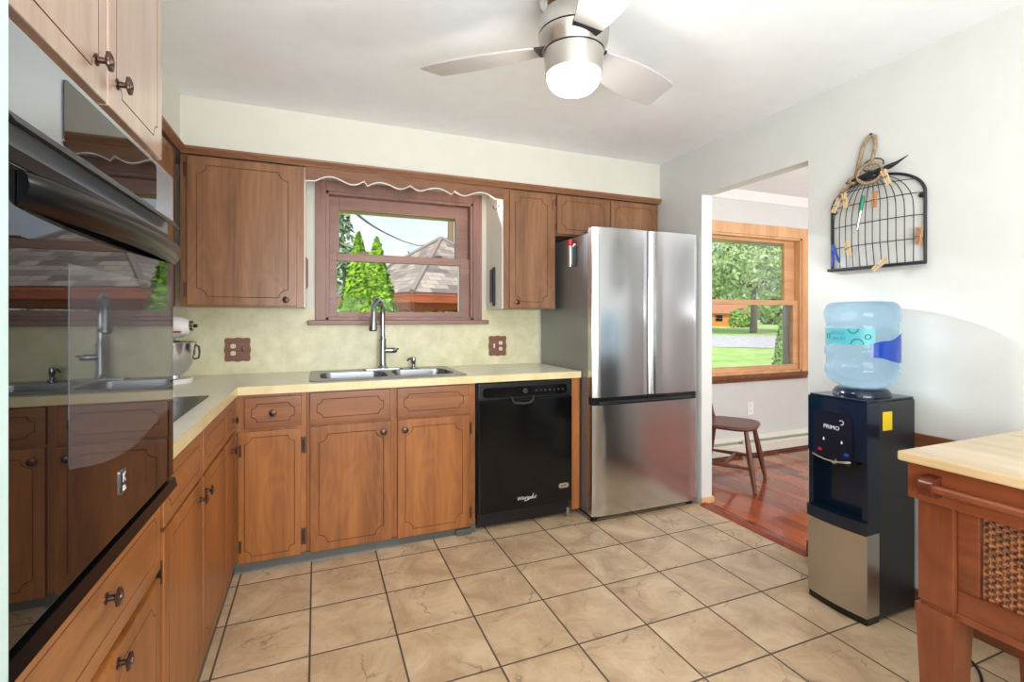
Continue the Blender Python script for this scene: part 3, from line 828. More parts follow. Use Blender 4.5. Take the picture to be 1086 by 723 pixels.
# things on the white cabinet sides
b = MB(); b.box(-0.058, 3.16, 1.425, -0.050, 3.20, 1.615, 0.003); b.box(-0.050, 3.17, 1.435, -0.044, 3.19, 1.605, 0.003)
tag(b.build('wooden_strip', M['mauve']), 'thin brown wooden strip on the white cabinet side left of the window', 'holder')
t = thing('knife_bar', 'black magnetic bar on the white cabinet side right of the window', 'holder', (1.13, 3.19, 1.45))
b = MB(); b.box(1.126, 3.13, 1.335, 1.138, 3.165, 1.60, 0.002); b.build('bar', M['black_soft'], t)
b = MB(); b.box(1.120, 3.17, 1.36, 1.138, 3.20, 1.59, 0.004); b.build('backing', M['charcoal'], t)
t = thing('brass_hook', 'small brass hook under the right end of the valance', 'hook', (1.12, 3.06, 1.96))
b = MB(); b.tube([(1.136, 3.06, 2.03), (1.128, 3.06, 1.99), (1.115, 3.06, 1.975), (1.100, 3.06, 1.985), (1.096, 3.06, 2.0)], 0.004, 8); b.box(1.132, 3.05, 1.995, 1.138, 3.07, 2.04, 0.002)
b.build('hook', M['bronze'], t)

# =================================================================== WORKTOP, SINK, COOKTOP
t = thing('worktop', 'cream laminate L shaped worktop with the steel sink set into it', 'worktop', (0.3, 3.0, 0.876))
CZ0, CZ1 = 0.876, 0.914
SX0, SX1, SY0, SY1 = 0.0, 0.80, 2.80, 3.27
b = MB()
def slab(mb, x0, y0, x1, y1): mb.box(x0, y0, CZ0, x1, y1, CZ1)
slab(b, XL+0.006, 2.695, SX0, YB-0.006); slab(b, SX1, 2.695, 1.556, YB-0.006); slab(b, SX0, 2.695, SX1, SY0); slab(b, SX0, SY1, SX1, YB-0.006)
slab(b, XL+0.006, 1.504, -0.355, 2.695)
b.build('surface', M['counter'], t)
b = MB(); b.box(-0.3565, 2.693, CZ0-0.002, 1.557, 2.6952, CZ1+0.0006); b.box(-0.3552, 1.504, CZ0-0.002, -0.353, 2.6945, CZ1+0.0006)
b.build('edge_band', M['counter_edge'], t)
# sink: rim with two rounded bowls
t = thing('sink', 'double bowl stainless steel sink in the cream worktop below the window', 'sink', (0.4, 3.0, 0.914))
bowls = ((0.02, 2.835, 0.395, 3.165), (0.43, 2.835, 0.785, 3.165))
def rrect(x0, y0, x1, y1, r, n=6):
    pts = []
    for cx, cy, s0 in ((x1-r, y1-r, 0), (x0+r, y1-r, PI/2), (x0+r, y0+r, PI), (x1-r, y0+r, 1.5*PI)):
        for i in range(n): a = s0 + PI/2*i/(n-1); pts.append((cx+r*math.cos(a), cy+r*math.sin(a)))
    return pts
b = MB(); bm = b.bm
zr = 0.9195
ext = rrect(-0.035, 2.758, 0.832, 3.312, 0.03)
lo_ = [bm.verts.new((x, y, 0.9145)) for x, y in ext]; hi_ = [bm.verts.new((0.4+(x-0.4)*0.988, 3.03+(y-3.03)*0.985, zr)) for x, y in ext]
nn = len(ext); es = []
for i in range(nn):
    bm.faces.new((lo_[i], lo_[(i+1) % nn], hi_[(i+1) % nn], hi_[i]))
    es.append(bm.edges.get((hi_[i], hi_[(i+1) % nn])))
for bw in bowls:
    ring = [bm.verts.new((x, y, zr)) for x, y in rrect(*bw, 0.07)]
    for i in range(len(ring)): es.append(bm.edges.new((ring[i], ring[(i+1) % len(ring)])))
bmesh.ops.triangle_fill(bm, use_beauty=True, edges=es)
rim = b.build('rim', M['sink'], t, 30)
for bw in bowls:
    b = MB(); bm = b.bm; prev = None
    x0, y0, x1, y1 = bw
    for k, (ins, z, r) in enumerate(((0, zr, 0.07), (0.004, zr-0.004, 0.07), (0.010, 0.80, 0.07), (0.022, 0.755, 0.065), (0.05, 0.742, 0.05))):
        ring = [bm.verts.new((x, y, z)) for x, y in rrect(x0+ins, y0+ins, x1-ins, y1-ins, r)]
        if prev:
            for i in range(len(ring)): bm.faces.new((prev[i], prev[(i+1) % len(ring)], ring[(i+1) % len(ring)], ring[i]))
        prev = ring
    bm.faces.new(prev)
    o = b.build('bowl', M['sink'], t, 60, fix=True)
    q = MB(); q.lathe([(0.045, 0), (0.043, 0.003), (0.03, 0.001), (0.028, -0.004)], ((x0+x1)/2, (y0+y1)/2+0.03, 0.7425)); q.build('drain', M['chrome'], o)
# faucet
fx, fy = 0.402, 3.255
t = thing('faucet', 'tall brushed steel pull-down faucet behind the sink below the window', 'faucet', (fx, fy, 0.92))
b = MB(); b.prism(rrect(fx-0.128, fy-0.028, fx+0.128, fy+0.028, 0.0275), lambda u, v, d: (u, v, d), 0.9195, 0.925)
b.build('deck_plate', M['faucet'], t)
b = MB(); b.lathe([(0.034, 0.924), (0.034, 0.93), (0.024, 0.94), (0.0215, 0.96), (0.0215, 1.095), (0.0235, 1.10), (0.0235, 1.112), (0.017, 1.12), (0.0165, 1.14)], (fx, fy, 0)); b.build('body', M['faucet'], t)
b = MB()
path = [(fx, fy, 1.13), (fx, fy, 1.20), (fx, fy, 1.265)]
dv = Vector((-0.42, -0.907, 0)); R = 0.088
for i in range(1, 13):
    a = PI*i/12*0.94; path.append(tuple(Vector((fx, fy, 1.275)) + dv*(R - R*math.cos(a)) + Vector((0, 0, R*math.sin(a)*1.05))))
b.tube(path, 0.0155, 16); b.build('spout', M['faucet'], t)
e0 = Vector(path[-1]); e1 = e0 + dv*0.012 + Vector((0, 0, -0.115))
b = MB(); b.tube([tuple(e0), tuple(e0.lerp(e1, 0.15)), tuple(e0.lerp(e1, 0.6)), tuple(e0.lerp(e1, 0.95)), tuple(e1)], [0.017, 0.0175, 0.021, 0.0265, 0.026], 18); h = b.build('spray_head', M['faucet'], t)
b = MB(); b.tube([tuple(e1 + Vector((0,0,0.001))), tuple(e1+Vector((0, 0, -0.006)))], 0.022, 16); b.build('spray_face', M['black_soft'], h)
b = MB(); b.tube([(fx+0.015, fy, 1.04), (fx+0.062, fy, 1.04), (fx+0.066, fy, 1.04), (fx+0.092, fy, 1.036)], [0.017, 0.017, 0.020, 0.011], 14); b.tube([(fx+0.075, fy, 1.045), (fx+0.094, fy-0.03, 1.05)], 0.006, 8); b.build('handle', M['faucet'], t)
t = thing('soap_dispenser', 'small steel soap pump at the back right of the sink', 'soap dispenser', (0.60, 3.245, 0.92))
b = MB(); b.lathe([(0.022, 0.92), (0.022, 0.926), (0.013, 0.934), (0.012, 0.955), (0.016, 0.962), (0.016, 0.985), (0.012, 0.994)], (0.60, 3.245, 0)); b.build('pump', M['faucet'], t)
b = MB(); b.tube([(0.60, 3.245, 0.982), (0.565, 3.21, 0.985), (0.553, 3.198, 0.975)], [0.008, 0.007, 0.006], 10); b.build('nozzle', M['faucet'], t)
# cooktop
t = thing('cooktop', 'black glass cooktop set into the left worktop beyond the oven', 'cooktop', (-0.68, 2.0, 0.914))
b = MB(); b.box(-0.93, 1.66, 0.914, -0.424, 2.415, 0.921, 0.003); b.build('glass_top', M['black_satin'], t)
for x, y, r in ((-0.80, 1.86, 0.09), (-0.80, 2.22, 0.075), (-0.57, 1.86, 0.075), (-0.57, 2.22, 0.09)):
    b = MB(); b.lathe([(r, 0.9205), (r, 0.9216), (r-0.004, 0.9216), (r-0.004, 0.9205)], (x, y, 0), caps=False); b.build('burner_ring', M['charcoal'], t)

# outlets
def outlet(px0, pz0, px1, pz1, lab, flip):
    t = thing('outlet_plate', lab, 'outlet', ((px0+px1)/2, YB-0.006, pz0))
    cx, cz, w, h = (px0+px1)/2, (pz0+pz1)/2, (px1-px0)/2, (pz1-pz0)/2
    pts = []
    N = 72
    for i in range(N):
        a = 2*PI*i/N; ca, sa = math.cos(a), math.sin(a)
        k = 1/((abs(ca)**8 + abs(sa)**8)**(1/8))
        wob = 1 + 0.035*math.cos(8*a) - 0.02
        pts.append((cx + w*ca*k*wob, cz + h*sa*k*wob))
    f = face_back(YB-0.006)
    b = MB(); b.prism(pts, f, 0, 0.006); b.build('plate', M['plate'], t)
    s = -1 if not flip else 1
    ox = cx + s*w*0.33; sx = cx - s*w*0.4
    for k in (-1, 1):
        b = MB(); b.prism(rrect(ox-0.014, cz+k*0.021-0.013, ox+0.014, cz+k*0.021+0.013, 0.011), f, 0.005, 0.009)
        q = b.build('receptacle', M['ivory'], t)
        b = MB(); b.box(*f(ox-0.007, cz+k*0.021-0.004, 0.0085), *f(ox-0.005, cz+k*0.021+0.005, 0.0096)); b.box(*f(ox+0.005, cz+k*0.021-0.004, 0.0085), *f(ox+0.007, cz+k*0.021+0.005, 0.0096)); b.build('slots', M['black_soft'], q)
    b = MB(); b.box(*f(sx-0.006, cz-0.016, 0.005), *f(sx+0.006, cz+0.016, 0.009), bev=0.001); b.box(*f(sx-0.004, cz-0.002, 0.008), *f(sx+0.004, cz+0.012, 0.018), bev=0.002); b.build('toggle_switch', M['bronze'] if not flip else M['ivory'], t)
outlet(-0.505, 0.990, -0.366, 1.134, 'brown wavy edged outlet plate on the backsplash left of the sink', False)
outlet(1.155, 0.976, 1.292, 1.123, 'brown wavy edged outlet plate on the backsplash near the refrigerator', True)

# =================================================================== WALL OVEN
OX = -0.335; OY0, OY1 = 0.738, 1.467; fo = face_left(OX)
t = thing('wall_oven', 'built-in black glass wall oven with steel control panel in the tall cabinet', 'oven', (-0.6, 1.1, 0.806))
b = MB(); b.box(-0.90, OY0+0.03, 0.815, -0.3835, OY1-0.03, 1.60); b.box(XDR+0.001, OY0, 0.835, OX-0.02, OY1, 1.612); b.build('body', M['black_soft'], t)
b = MB(); b.box(OX-0.02, OY0, 1.492, OX, OY1, 1.606, 0.004); p_ = b.build('control_panel', plain('pale_steel_panel', rgb(176, 184, 190), rough=0.26, metal=0.75), t)
b = MB(); b.prism(rrect(0.885, 1.497, 1.318, 1.594, 0.01), fo, 0, 0.002); b.build('display_glass', M['oven_glass'], p_)
b = MB(); b.prism([(0, 0), (0.012, -0.012), (0.016, -0.010), (0.004, 0.006)], lambda u, v, d: (OX-0.002+u, d, 1.488+v), OY0, OY1+0.004); b.build('drip_lip', M['black_soft'], t)
b = MB(); b.box(OX-0.030, OY0+0.004, 1.455, OX-0.012, OY1-0.004, 1.490); vt = b.build('vent_panel', M['steel_side'], t)
b = MB(); b.box(OX-0.020, OY0, 1.438, OX-0.004, OY1, 1.458, 0.002); b.build('vent_trim', M['black_satin'], vt)
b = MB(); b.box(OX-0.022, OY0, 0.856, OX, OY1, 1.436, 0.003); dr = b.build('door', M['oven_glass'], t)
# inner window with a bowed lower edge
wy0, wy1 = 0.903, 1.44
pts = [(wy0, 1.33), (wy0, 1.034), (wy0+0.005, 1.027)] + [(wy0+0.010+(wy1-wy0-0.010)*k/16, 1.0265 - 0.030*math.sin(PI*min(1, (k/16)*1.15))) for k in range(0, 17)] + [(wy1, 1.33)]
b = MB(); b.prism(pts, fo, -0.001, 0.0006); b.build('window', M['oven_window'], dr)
# bowed towel-bar handle: deep flat front, rounded underside
b = MB(); bm = b.bm; rings = []
NH = 32
for i in range(NH+1):
    f = i/NH; y = OY0+0.030 + (OY1-OY0-0.022)*f
    bow = 0.004 + 0.036*math.sin(PI*f)**0.7
    k = max(0.0, bow-0.016)
    sec = [(k, 1.430), (bow, 1.430), (bow+0.006, 1.424), (bow+0.008, 1.410), (bow+0.004, 1.398), (bow*0.85, 1.389), (k*0.6, 1.386), (k*0.5, 1.400)]
    rings.append([bm.verts.new((OX+a+0.001, y, z)) for a, z in sec])
for A, B in zip(rings, rings[1:]):
    for j in range(8): bm.faces.new((A[j], A[(j+1) % 8], B[(j+1) % 8], B[j]))
bm.faces.new(rings[0]); bm.faces.new(rings[-1][::-1])
b.build('handle', M['black_satin'], dr, 50)
b = MB(); b.prism([(0.0, 0.0), (0.022, 0.0), (0.026, 0.004), (0.022, 0.026), (0.0, 0.032)], lambda u, v, d: (XDR+0.002+u*1.4, d, 0.820+v), OY0, OY1+0.006); b.build('bottom_trim', M['black_satin'], t)
b = MB(); b.box(XDR+0.004, OY0, 0.803, XDR+0.010, OY1+0.006, 0.8195); b.build('trim_edge', M['chrome'], t)
# square badge
f2 = face_left(OX+0.0006)
b = MB(); b.prism(rrect(1.098, 0.924, 1.128, 0.968, 0.003), f2, -0.001, 0.0015); bd = b.build('badge', M['chrome'], dr)
b = MB(); b.prism(rrect(1.100, 0.926, 1.1045, 0.966, 0.001), f2, 0.001, 0.0022); b.prism(rrect(1.106, 0.926, 1.126, 0.966, 0.002), f2, 0.001, 0.0022); q = b.build('badge_field', M['black_soft'], bd)
text_mesh('K', 0.026, lambda u, v, d: (OX+0.0029+d, 1.116+u, 0.953+v), bd, M['print'], 'badge_letter')
b = MB(); b.box(OX+0.0026, 1.1085, 0.930, OX+0.0036, 1.124, 0.934); b.box(OX+0.0026, 1.1085, 0.936, OX+0.0036, 1.118, 0.939); b.build('badge_marks', M['print'], bd)

# =================================================================== DISHWASHER
t = thing('dishwasher', 'black built-in dishwasher under the worktop beside the sink cabinet', 'dishwasher', (1.18, 2.74, 0))
DX, DXR = 0.869, 1.492; fd = face_back(2.715)
b = MB(); b.box(DX, 2.715, 0.09, DXR, YB-0.02, 0.868); b.build('tub', M['black_soft'], t)
b = MB(); b.box(DX+0.004, 2.685, 0.105, DXR-0.004, 2.715, 0.765, 0.006); d = b.build('door', M['black'], t)
b = MB(); b.box(DX+0.004, 2.690, 0.772, DXR-0.004, 2.715, 0.866, 0.006); c = b.build('control_panel', M['black_soft'], t)
b = MB(); b.prism(rrect(DX+0.03, 0.785, DXR-0.045, 0.842, 0.02), face_back(2.690), 0, 0.012); cc = b.build('control_strip', M['black'], c)
b = MB()
for k in range(7): b.prism(rrect(1.23+k*0.030, 0.806, 1.245+k*0.030, 0.820, 0.006), face_back(2.678), 0, 0.002)
b.build('buttons', M['charcoal'], cc)
b = MB(); b.lathe([(0.017, 0), (0.016, 0.008), (0.012, 0.01)], (1.165, 2.679, 0.815), (0, -1, 0)); b.build('dial', M['charcoal'], cc)
# pocket latch handle
hp = [(1.075, 0.782), (1.082, 0.757), (1.10, 0.745), (1.16, 0.740), (1.195, 0.745), (1.212, 0.757), (1.219, 0.782)]
b = MB(); b.tube([face_back(2.674)(u, v, 0) for u, v in hp], 0.0075, 8); b.build('handle', M['charcoal'], d)
b = MB(); b.box(DX+0.01, 2.725, 0.02, DXR-0.01, 2.74, 0.10); b.build('kick_plate', M['black_soft'], t)
b = MB(); b.prism(rrect(1.392, 0.196, 1.462, 0.226, 0.0145), face_back(2.685), 0, 0.002); q = b.build('oval_badge', M['chrome'], d)
text_mesh('QUIET', 0.014, lambda u, v, d_: (1.427+u, 2.683-d_, 0.211+v), q, M['charcoal'], 'badge_text')
text_mesh('Whirlpool', 0.030, lambda u, v, d_: (1.175+u, 2.6849-d_, 0.168+v), d, M['print'], 'maker_text', shear=0.25)
b = MB(); b.tube([(1.16, 2.6845, 0.150), (1.185, 2.6845, 0.156), (1.215, 2.6845, 0.175), (1.222, 2.6845, 0.190)], 0.0018, 6); b.build('maker_swoosh', M['print'], d)
b = MB(); b.box(DXR-0.035, 2.70, 0.0, DXR-0.012, 2.73, 0.062, 0.002); b.build('foot_bracket', M['steel_h'], t)

# =================================================================== REFRIGERATOR
t = thing('refrigerator', 'stainless steel french door refrigerator with bottom freezer between worktop and doorway', 'refrigerator', (1.97, 2.9, 0))
RX0, RX1, RG = 1.5625, 2.386, 1.979
b = MB(); b.box(RX0, 2.625, 0.035, RX1, 3.28, 1.778, 0.004); body = b.build('body', M['steel_side'], t)
def bowed_door(x0, x1, z0, z1, name, bow=0.010):
    b = MB(); n = 16; pts = []
    cr = 0.014
    for i in range(n+1):
        f = i/n; x = x0 + (x1-x0)*f
        e = min(1, min(x-x0, x1-x)/0.03); rnd = cr*(1-math.sqrt(max(0, 1-(1-e)**2)))
        pts.append((x, 2.556 - bow*math.sin(PI*f) + rnd))
    pts += [(x1, 2.618), (x0, 2.618)]
    b.prism(pts, lambda u, v, d: (u, v, d), z0, z1)
    return b.build(name, M['steel'], t, 35)
bowed_door(RX0, RG-0.003, 0.764, 1.808, 'left_door'); bowed_door(RG+0.003, RX1, 0.764, 1.808, 'right_door'); bowed_door(RX0, RX1, 0.035, 0.715, 'freezer_drawer', 0.006)
b = MB(); b.box(RX0+0.006, 2.585, 0.715, RX1-0.006, 2.625, 0.764); b.box(RX0+0.01, 2.61, 0.035, RX1-0.01, 2.63, 1.80); b.build('gasket', M['black_soft'], t)
b = MB(); b.box(RX0+0.05, 2.572, 0.718, RX1-0.05, 2.60, 0.735, 0.003); b.build('grip_recess', M['charcoal'], t)
b = MB(); b.box(RX0+0.02, 2.60, 1.778, RX0+0.13, 2.70, 1.800, 0.006); b.build('hinge_cover', M['charcoal'], t)
b = MB(); b.box(RX1-0.13, 2.60, 1.778, RX1-0.02, 2.70, 1.800, 0.006); b.build('hinge_cover', M['charcoal'], t)
b = MB(); b.box(RX0+0.02, 2.60, 0.008, RX1-0.02, 3.25, 0.036); b.build('base_grille', M['black_soft'], t)
for x in (RX0+0.03, RX1-0.05):
    for y in (2.60, 3.2):
        b = MB(); b.lathe([(0.022, 0), (0.022, 0.012), (0.014, 0.016), (0.014, 0.03)], (x, y, 0), n=16); b.build('foot', M['black_soft'], t)
# magnet tool on the fridge side
t = thing('magnetic_torch', 'small silver torch with a red cap stuck to the refrigerator side', 'torch', (1.53, 2.83, 1.58))
b = MB(); b.tube([(1.538, 2.805, 1.585), (1.538, 2.805, 1.72)], 0.016, 16); b.box(1.546, 2.79, 1.60, 1.562, 2.82, 1.74, 0.002); b.build('barrel', M['chrome'], t)
b = MB(); b.tube([(1.538, 2.805, 1.722), (1.538, 2.805, 1.76)], [0.022, 0.024], 16); b.build('cap', M['red'], t)
b = MB(); b.box(1.552, 2.755, 1.585, 1.562, 2.782, 1.72, 0.002); b.build('clip', M['charcoal'], t)

# =================================================================== STAND MIXER
mx_, my_ = -0.70, 3.02
t = thing('stand_mixer', 'white stand mixer with steel bowl on the worktop corner behind the oven', 'mixer', (mx_, my_, 0.914))
b = MB(); b.prism(rrect(-0.92, my_-0.10, -0.605, my_+0.10, 0.095, 10), lambda u, v, d: (u, v, d), 0.914, 0.936)
b.box(-0.95, my_-0.05, 0.93, -0.86, my_+0.05, 1.15, 0.02); b.build('base', M['mixer'], t, 50)
b = MB(); b.lathe([(0.04, 0.0), (0.055, 0.05), (0.066, 0.12), (0.062, 0.20), (0.055, 0.28), (0.038, 0.315), (0.01, 0.322)], (-0.935, my_, 1.205), (1, 0, 0)); hd = b.build('head', M['mixer'], t, 60)
b = MB(); b.box(-0.88, my_-0.0655, 1.176, -0.645, my_+0.0655, 1.184, 0.002); b.build('band', M['red'], hd)
b = MB(); b.lathe([(0.026, 0.0), (0.026, 0.022), (0.02, 0.026)], (-0.623, my_, 1.21), (1, 0, 0)); b.build('hub_cap', M['chrome'], hd)
b = MB(); b.lathe([(0.010, 0.0), (0.010, 0.012), (0.005, 0.016)], (-0.598, my_, 1.21), (1, 0, 0)); b.build('hub_knob', M['black_soft'], hd)
b = MB(); b.lathe([(0.036, 1.115), (0.038, 1.15), (0.03, 1.16)], (-0.70, my_, 0)); b.build('beater_collar', M['chrome'], hd)
b = MB(); b.lathe([(0.045, 0.936), (0.055, 0.940), (0.05, 0.955), (0.07, 0.972), (0.095, 1.01), (0.108, 1.06), (0.113, 1.122), (0.116, 1.126), (0.112, 1.126), (0.105, 1.06)], (-0.70, my_, 0), caps=False, n=36); bw_ = b.build('bowl', M['chrome'], t, 60)
b = MB(); b.tube([(-0.590, my_, 1.108), (-0.577, my_, 1.10), (-0.573, my_, 1.07), (-0.577, my_, 1.04), (-0.598, my_, 1.035)], 0.005, 10); b.build('bowl_handle', M['charcoal'], bw_)

# =================================================================== CEILING FAN
FX, FY = 0.834, 1.495
t = thing('ceiling_fan', 'brushed nickel three blade ceiling fan with a lit round globe', 'ceiling fan', (FX, FY, ZC))
b = MB(); b.lathe([(0.122, ZC-0.001), (0.122, ZC-0.03), (0.115, 2.345), (0.098, 2.322), (0.092, 2.31)], (FX, FY, 0), n=48); b.build('canopy', M['chrome'], t, 60)
b = MB(); b.lathe([(0.09, 2.318), (0.108, 2.308), (0.118, 2.290), (0.1225, 2.262), (0.1225, 2.238)], (FX, FY, 0), n=48); b.build('motor_top', M['nickel'], t, 60)
b = MB(); b.lathe([(0.119, 2.239), (0.119, 2.231)], (FX, FY, 0), n=48); b.lathe([(0.102, 2.178), (0.102, 2.171)], (FX, FY, 0), n=48); b.build('dark_rings', M['black_soft'], t)  # thin black rings between the motor sections
b = MB(); b.lathe([(0.1225, 2.232), (0.119, 2.21), (0.1065, 2.177)], (FX, FY, 0), n=48); b.build('motor_housing', M['nickel'], t, 60)
b = MB(); b.lathe([(0.1050, 2.172), (0.101, 2.13), (0.0985, 2.098)], (FX, FY, 0), n=48); b.build('light_collar', M['nickel'], t, 60)
b = MB(); b.lathe([(0.0955, 2.105), (0.0955, 2.09), (0.088, 2.068), (0.070, 2.050), (0.045, 2.040), (0.015, 2.036), (0.002, 2.0355)], (FX, FY, 0), n=48); b.build('globe', M['globe'], t, 80)
for ang in (20.0, 140.0, 260.0):
    a = math.radians(ang); ca, sa = math.cos(a), math.sin(a); pit = math.radians(-13)
    def bl(r, s, h, ca=ca, sa=sa, pit=pit):
        sz = s*math.sin(pit); ss = s*math.cos(pit)
        return (FX + r*ca - ss*sa, FY + r*sa + ss*ca, 2.200 + h + sz)
    lead = [(0.105, 0.045), (0.16, 0.060), (0.24, 0.074), (0.34, 0.084), (0.44, 0.085), (0.52, 0.078), (0.562, 0.066), (0.572, 0.056)]
    trail = [(0.545, -0.070), (0.53, -0.076), (0.44, -0.082), (0.34, -0.078), (0.24, -0.066), (0.16, -0.050), (0.105, -0.042)]
    b = MB(); b.prism(lead + trail, lambda u, v, d: bl(u, v, d), -0.0035, 0.0035); br = b.build('blade', M['blade'], t, 40)
    b = MB(); b.prism([(0.100, 0.046), (0.131, 0.054), (0.131, -0.047), (0.100, -0.043)], lambda u, v, d: bl(u, v, d), -0.005, 0.004); b.build('blade_bracket', M['charcoal'], br)
lamp('fan_globe_light', 'POINT', (FX, FY, 1.985), 9, (1.0, 0.94, 0.86), shadow_soft_size=0.06)

# =================================================================== WIRE BIRDCAGE BOARD
t = thing('wire_memo_board', 'black wire birdcage shaped board hanging on the wall above the water dispenser', 'wall decor', (2.38, 1.45, 1.483))
cy0, cy1, cz0, csp, cap = 1.248, 1.648, 1.487, 1.785, 1.905
cyc = (cy0+cy1)/2; cw = (cy1-cy0)/2
X1 = XW-0.012
def arch_z(f): return csp + (cap-csp)*math.sqrt(max(0, 1-f*f))
fr = [(X1, cy1, cz0)] + [(X1, cyc+cw*math.cos(PI*i/28), csp+(cap-csp)*math.sin(PI*i/28)) for i in range(29)] + [(X1, cy0, cz0)]
b = MB(); b.tube(fr, 0.0065, 8); b.box(X1-0.034, cy0-0.004, cz0-0.007, X1+0.006, cy1+0.004, cz0+0.006, 0.003); b.build('frame', M['iron'], t)
NB = 12
for k in range(NB):
    f = -0.86 + 1.72*k/(NB-1)
    bulge = 0.045*math.sqrt(1-f*f*0.8)
    y = cyc + f*cw
    pth = [(X1-0.030, y, cz0), (X1-bulge, y, 1.60), (X1-bulge, y, 1.72)]
    for j in range(1, 8):
        s = j/7; pth.append((X1-bulge*(1-s*0.6), cyc + f*cw*math.cos(s*PI/2)*1.0, 1.72 + (cap-0.006-1.72)*math.sin(s*PI/2)))
    b = MB(); b.tube(pth, 0.0019, 6); b.build('wire', M['iron'], t)
for z in (1.59, 1.69, 1.785, 1.85):
    hw = cw if z <= csp else cw*math.sqrt(max(0, 1-((z-csp)/(cap-csp))**2))
    pth = [(X1-0.047*math.sqrt(max(0, 1-(q/7)**2)), cyc+hw*q/7, z) for q in range(-7, 8)]
    b = MB(); b.tube(pth, 0.0021, 6); b.build('cross_wire', M['iron'], t)
for y, s in ((cy0+0.012, 1), (cy1-0.012, -1)):
    b = MB(); b.lathe([(0.012, 0), (0.012, 0.006), (0.006, 0.010)], (X1+0.004, y, 1.775), (-1, 0, 0), 14); b.build('mount_tab', M['iron'], t)
b = MB(); b.lathe([(0.004, 0), (0.028, 0.004), (0.034, 0.02), (0.012, 0.035)], (X1-0.012, cyc, cap-0.012), n=20)
b.tube([(X1-0.014, cyc+0.045*math.cos(2*PI*i/24), cap+0.05+0.028*math.sin(2*PI*i/24)) for i in range(24)], 0.003, 6, True); b.build('top_ring', M['iron'], t)
# bird silhouette perched across the top, beak up to the right
b = MB(); b.tube([(X1-0.03, 1.56, 1.898), (X1-0.034, 1.51, 1.905), (X1-0.036, 1.46, 1.910), (X1-0.034, 1.41, 1.918), (X1-0.03, 1.365, 1.925), (X1-0.03, 1.34, 1.932), (X1-0.03, 1.295, 1.952)], [0.004, 0.008, 0.012, 0.010, 0.011, 0.007, 0.0012], 12); b.build('bird_finial', M['iron'], t)
b = MB(); b.lathe([(0.002, 0), (0.002, 0.022), (0.006, 0.024), (0.006, 0.026)], (XW+0.002, 1.460, 2.098), (-1, 0, 0.15), 12)
tag(b.build('wall_nail', M['bronze']), 'small nail in the wall holding the jute rope of the birdcage board', 'nail')
t = thing('jute_rope', 'loop of knotted jute rope hanging the birdcage board from its nail', 'rope', (2.37, 1.47, 1.87))
X2 = X1-0.022
loop = [(X2+0.012, 1.530, 1.915), (X2+0.014, 1.515, 1.98), (X2+0.015, 1.495, 2.06), (X2+0.018, 1.475, 2.092), (X2+0.019, 1.460, 2.100), (X2+0.018, 1.446, 2.088), (X2+0.012, 1.440, 2.04), (X2, 1.448, 1.97), (X2-0.012, 1.45, 1.93)]
b = MB(); b.tube(loop, 0.0085, 10)
b.tube([(X2-0.014, 1.448+0.055*math.cos(2*PI*i/24), 1.915+0.045*math.sin(2*PI*i/24)) for i in range(24)], 0.008, 10, True); b.build('loop', M['rope'], t)
b = MB(); b.lathe([(0.008, -0.02), (0.019, -0.012), (0.022, 0), (0.019, 0.012), (0.008, 0.02)], (X2+0.004, 1.538, 1.905), (0, 0.6, -0.6), 14); b.build('knot', M['rope'], t)
b = MB()
for k in range(5): b.tube([(X2+0.004, 1.545, 1.898), (X2-0.004+0.004*k, 1.565+0.004*k, 1.880-0.003*k), (X2-0.008+0.006*k, 1.585+0.007*k, 1.868-0.006*k)], [0.007, 0.007, 0.008], 8)
b.build('frayed_end', M['rope'], t)
# clothespins and pens clipped to it
def pin(y, z, tilt, mat, lab, x=X1-0.056, yaw=0.0):
    t = thing('clothespin', lab, 'clothespin', (x, y, z), 'clothespins on the birdcage board')
    for s in (-1, 1):
        b = MB()
        o = s*0.0055; c, sn = math.cos(tilt), math.sin(tilt)
        def f(u, v, d, o=o): 
            uu, vv = u+o, v
            return (x-0.004+d, y + uu*c - vv*sn, z + uu*sn + vv*c)
        b.prism([(-0.004, -0.036), (0.004, -0.036), (0.0045, 0.02), (s*0.003+0.003, 0.036), (s*0.003-0.004, 0.036), (-0.0045, 0.02)], f, 0, 0.010); b.build('prong', mat, t)
    b = MB(); b.tube([(x-0.006, y-0.010*math.cos(tilt), z-0.010*math.sin(tilt)), (x-0.006, y+0.010*math.cos(tilt), z+0.010*math.sin(tilt))], 0.004, 8); b.build('spring', M['chrome'], t)
pin(1.605, 1.80, 0.45, M['pin'], 'pale wooden clothespin at the upper left of the birdcage board', x=X1-0.035)
pin(1.560, 1.815, -0.15, M['pin'], 'second pale clothespin from the left near the top of the birdcage board', x=X1-0.040)
pin(1.372, 1.875, -0.35, M['pin'], 'pale clothespin under the bird finial of the birdcage board', x=X1-0.050)
pin(1.416, 1.785, 0.06, M['pin_b'], 'brown clothespin in the middle of the birdcage board', x=X1-0.058)
pin(1.262, 1.600, 0.05, M['pin_b'], 'brown clothespin on the right edge of the birdcage board', x=X1-0.018)
pin(1.538, 1.58, -0.25, M['pin'], 'pale clothespin beside the blue pens at the lower left of the birdcage board', x=X1-0.052)
pin(1.392, 1.490, 0.9, M['pin'], 'pale clothespin clipped on the bottom bar of the birdcage board', x=X1-0.060)
def pen(p0, p1, r, mat, cap, lab, body=None):
    t = thing('pen', lab, 'pen', p0, 'pens on the birdcage board')
    a, c = Vector(p0), Vector(p1)
    b = MB(); b.tube([tuple(a), tuple(a.lerp(c, 0.08)), tuple(a.lerp(c, 0.6))], [r*0.25, r*0.8, r], 10); b.build('barrel', body or mat, t)
    b = MB(); b.tube([tuple(a.lerp(c, 0.58)), tuple(a.lerp(c, 0.97)), tuple(c)], [r*1.2, r*1.2, r*0.8], 10); b.build('cap', cap, t)
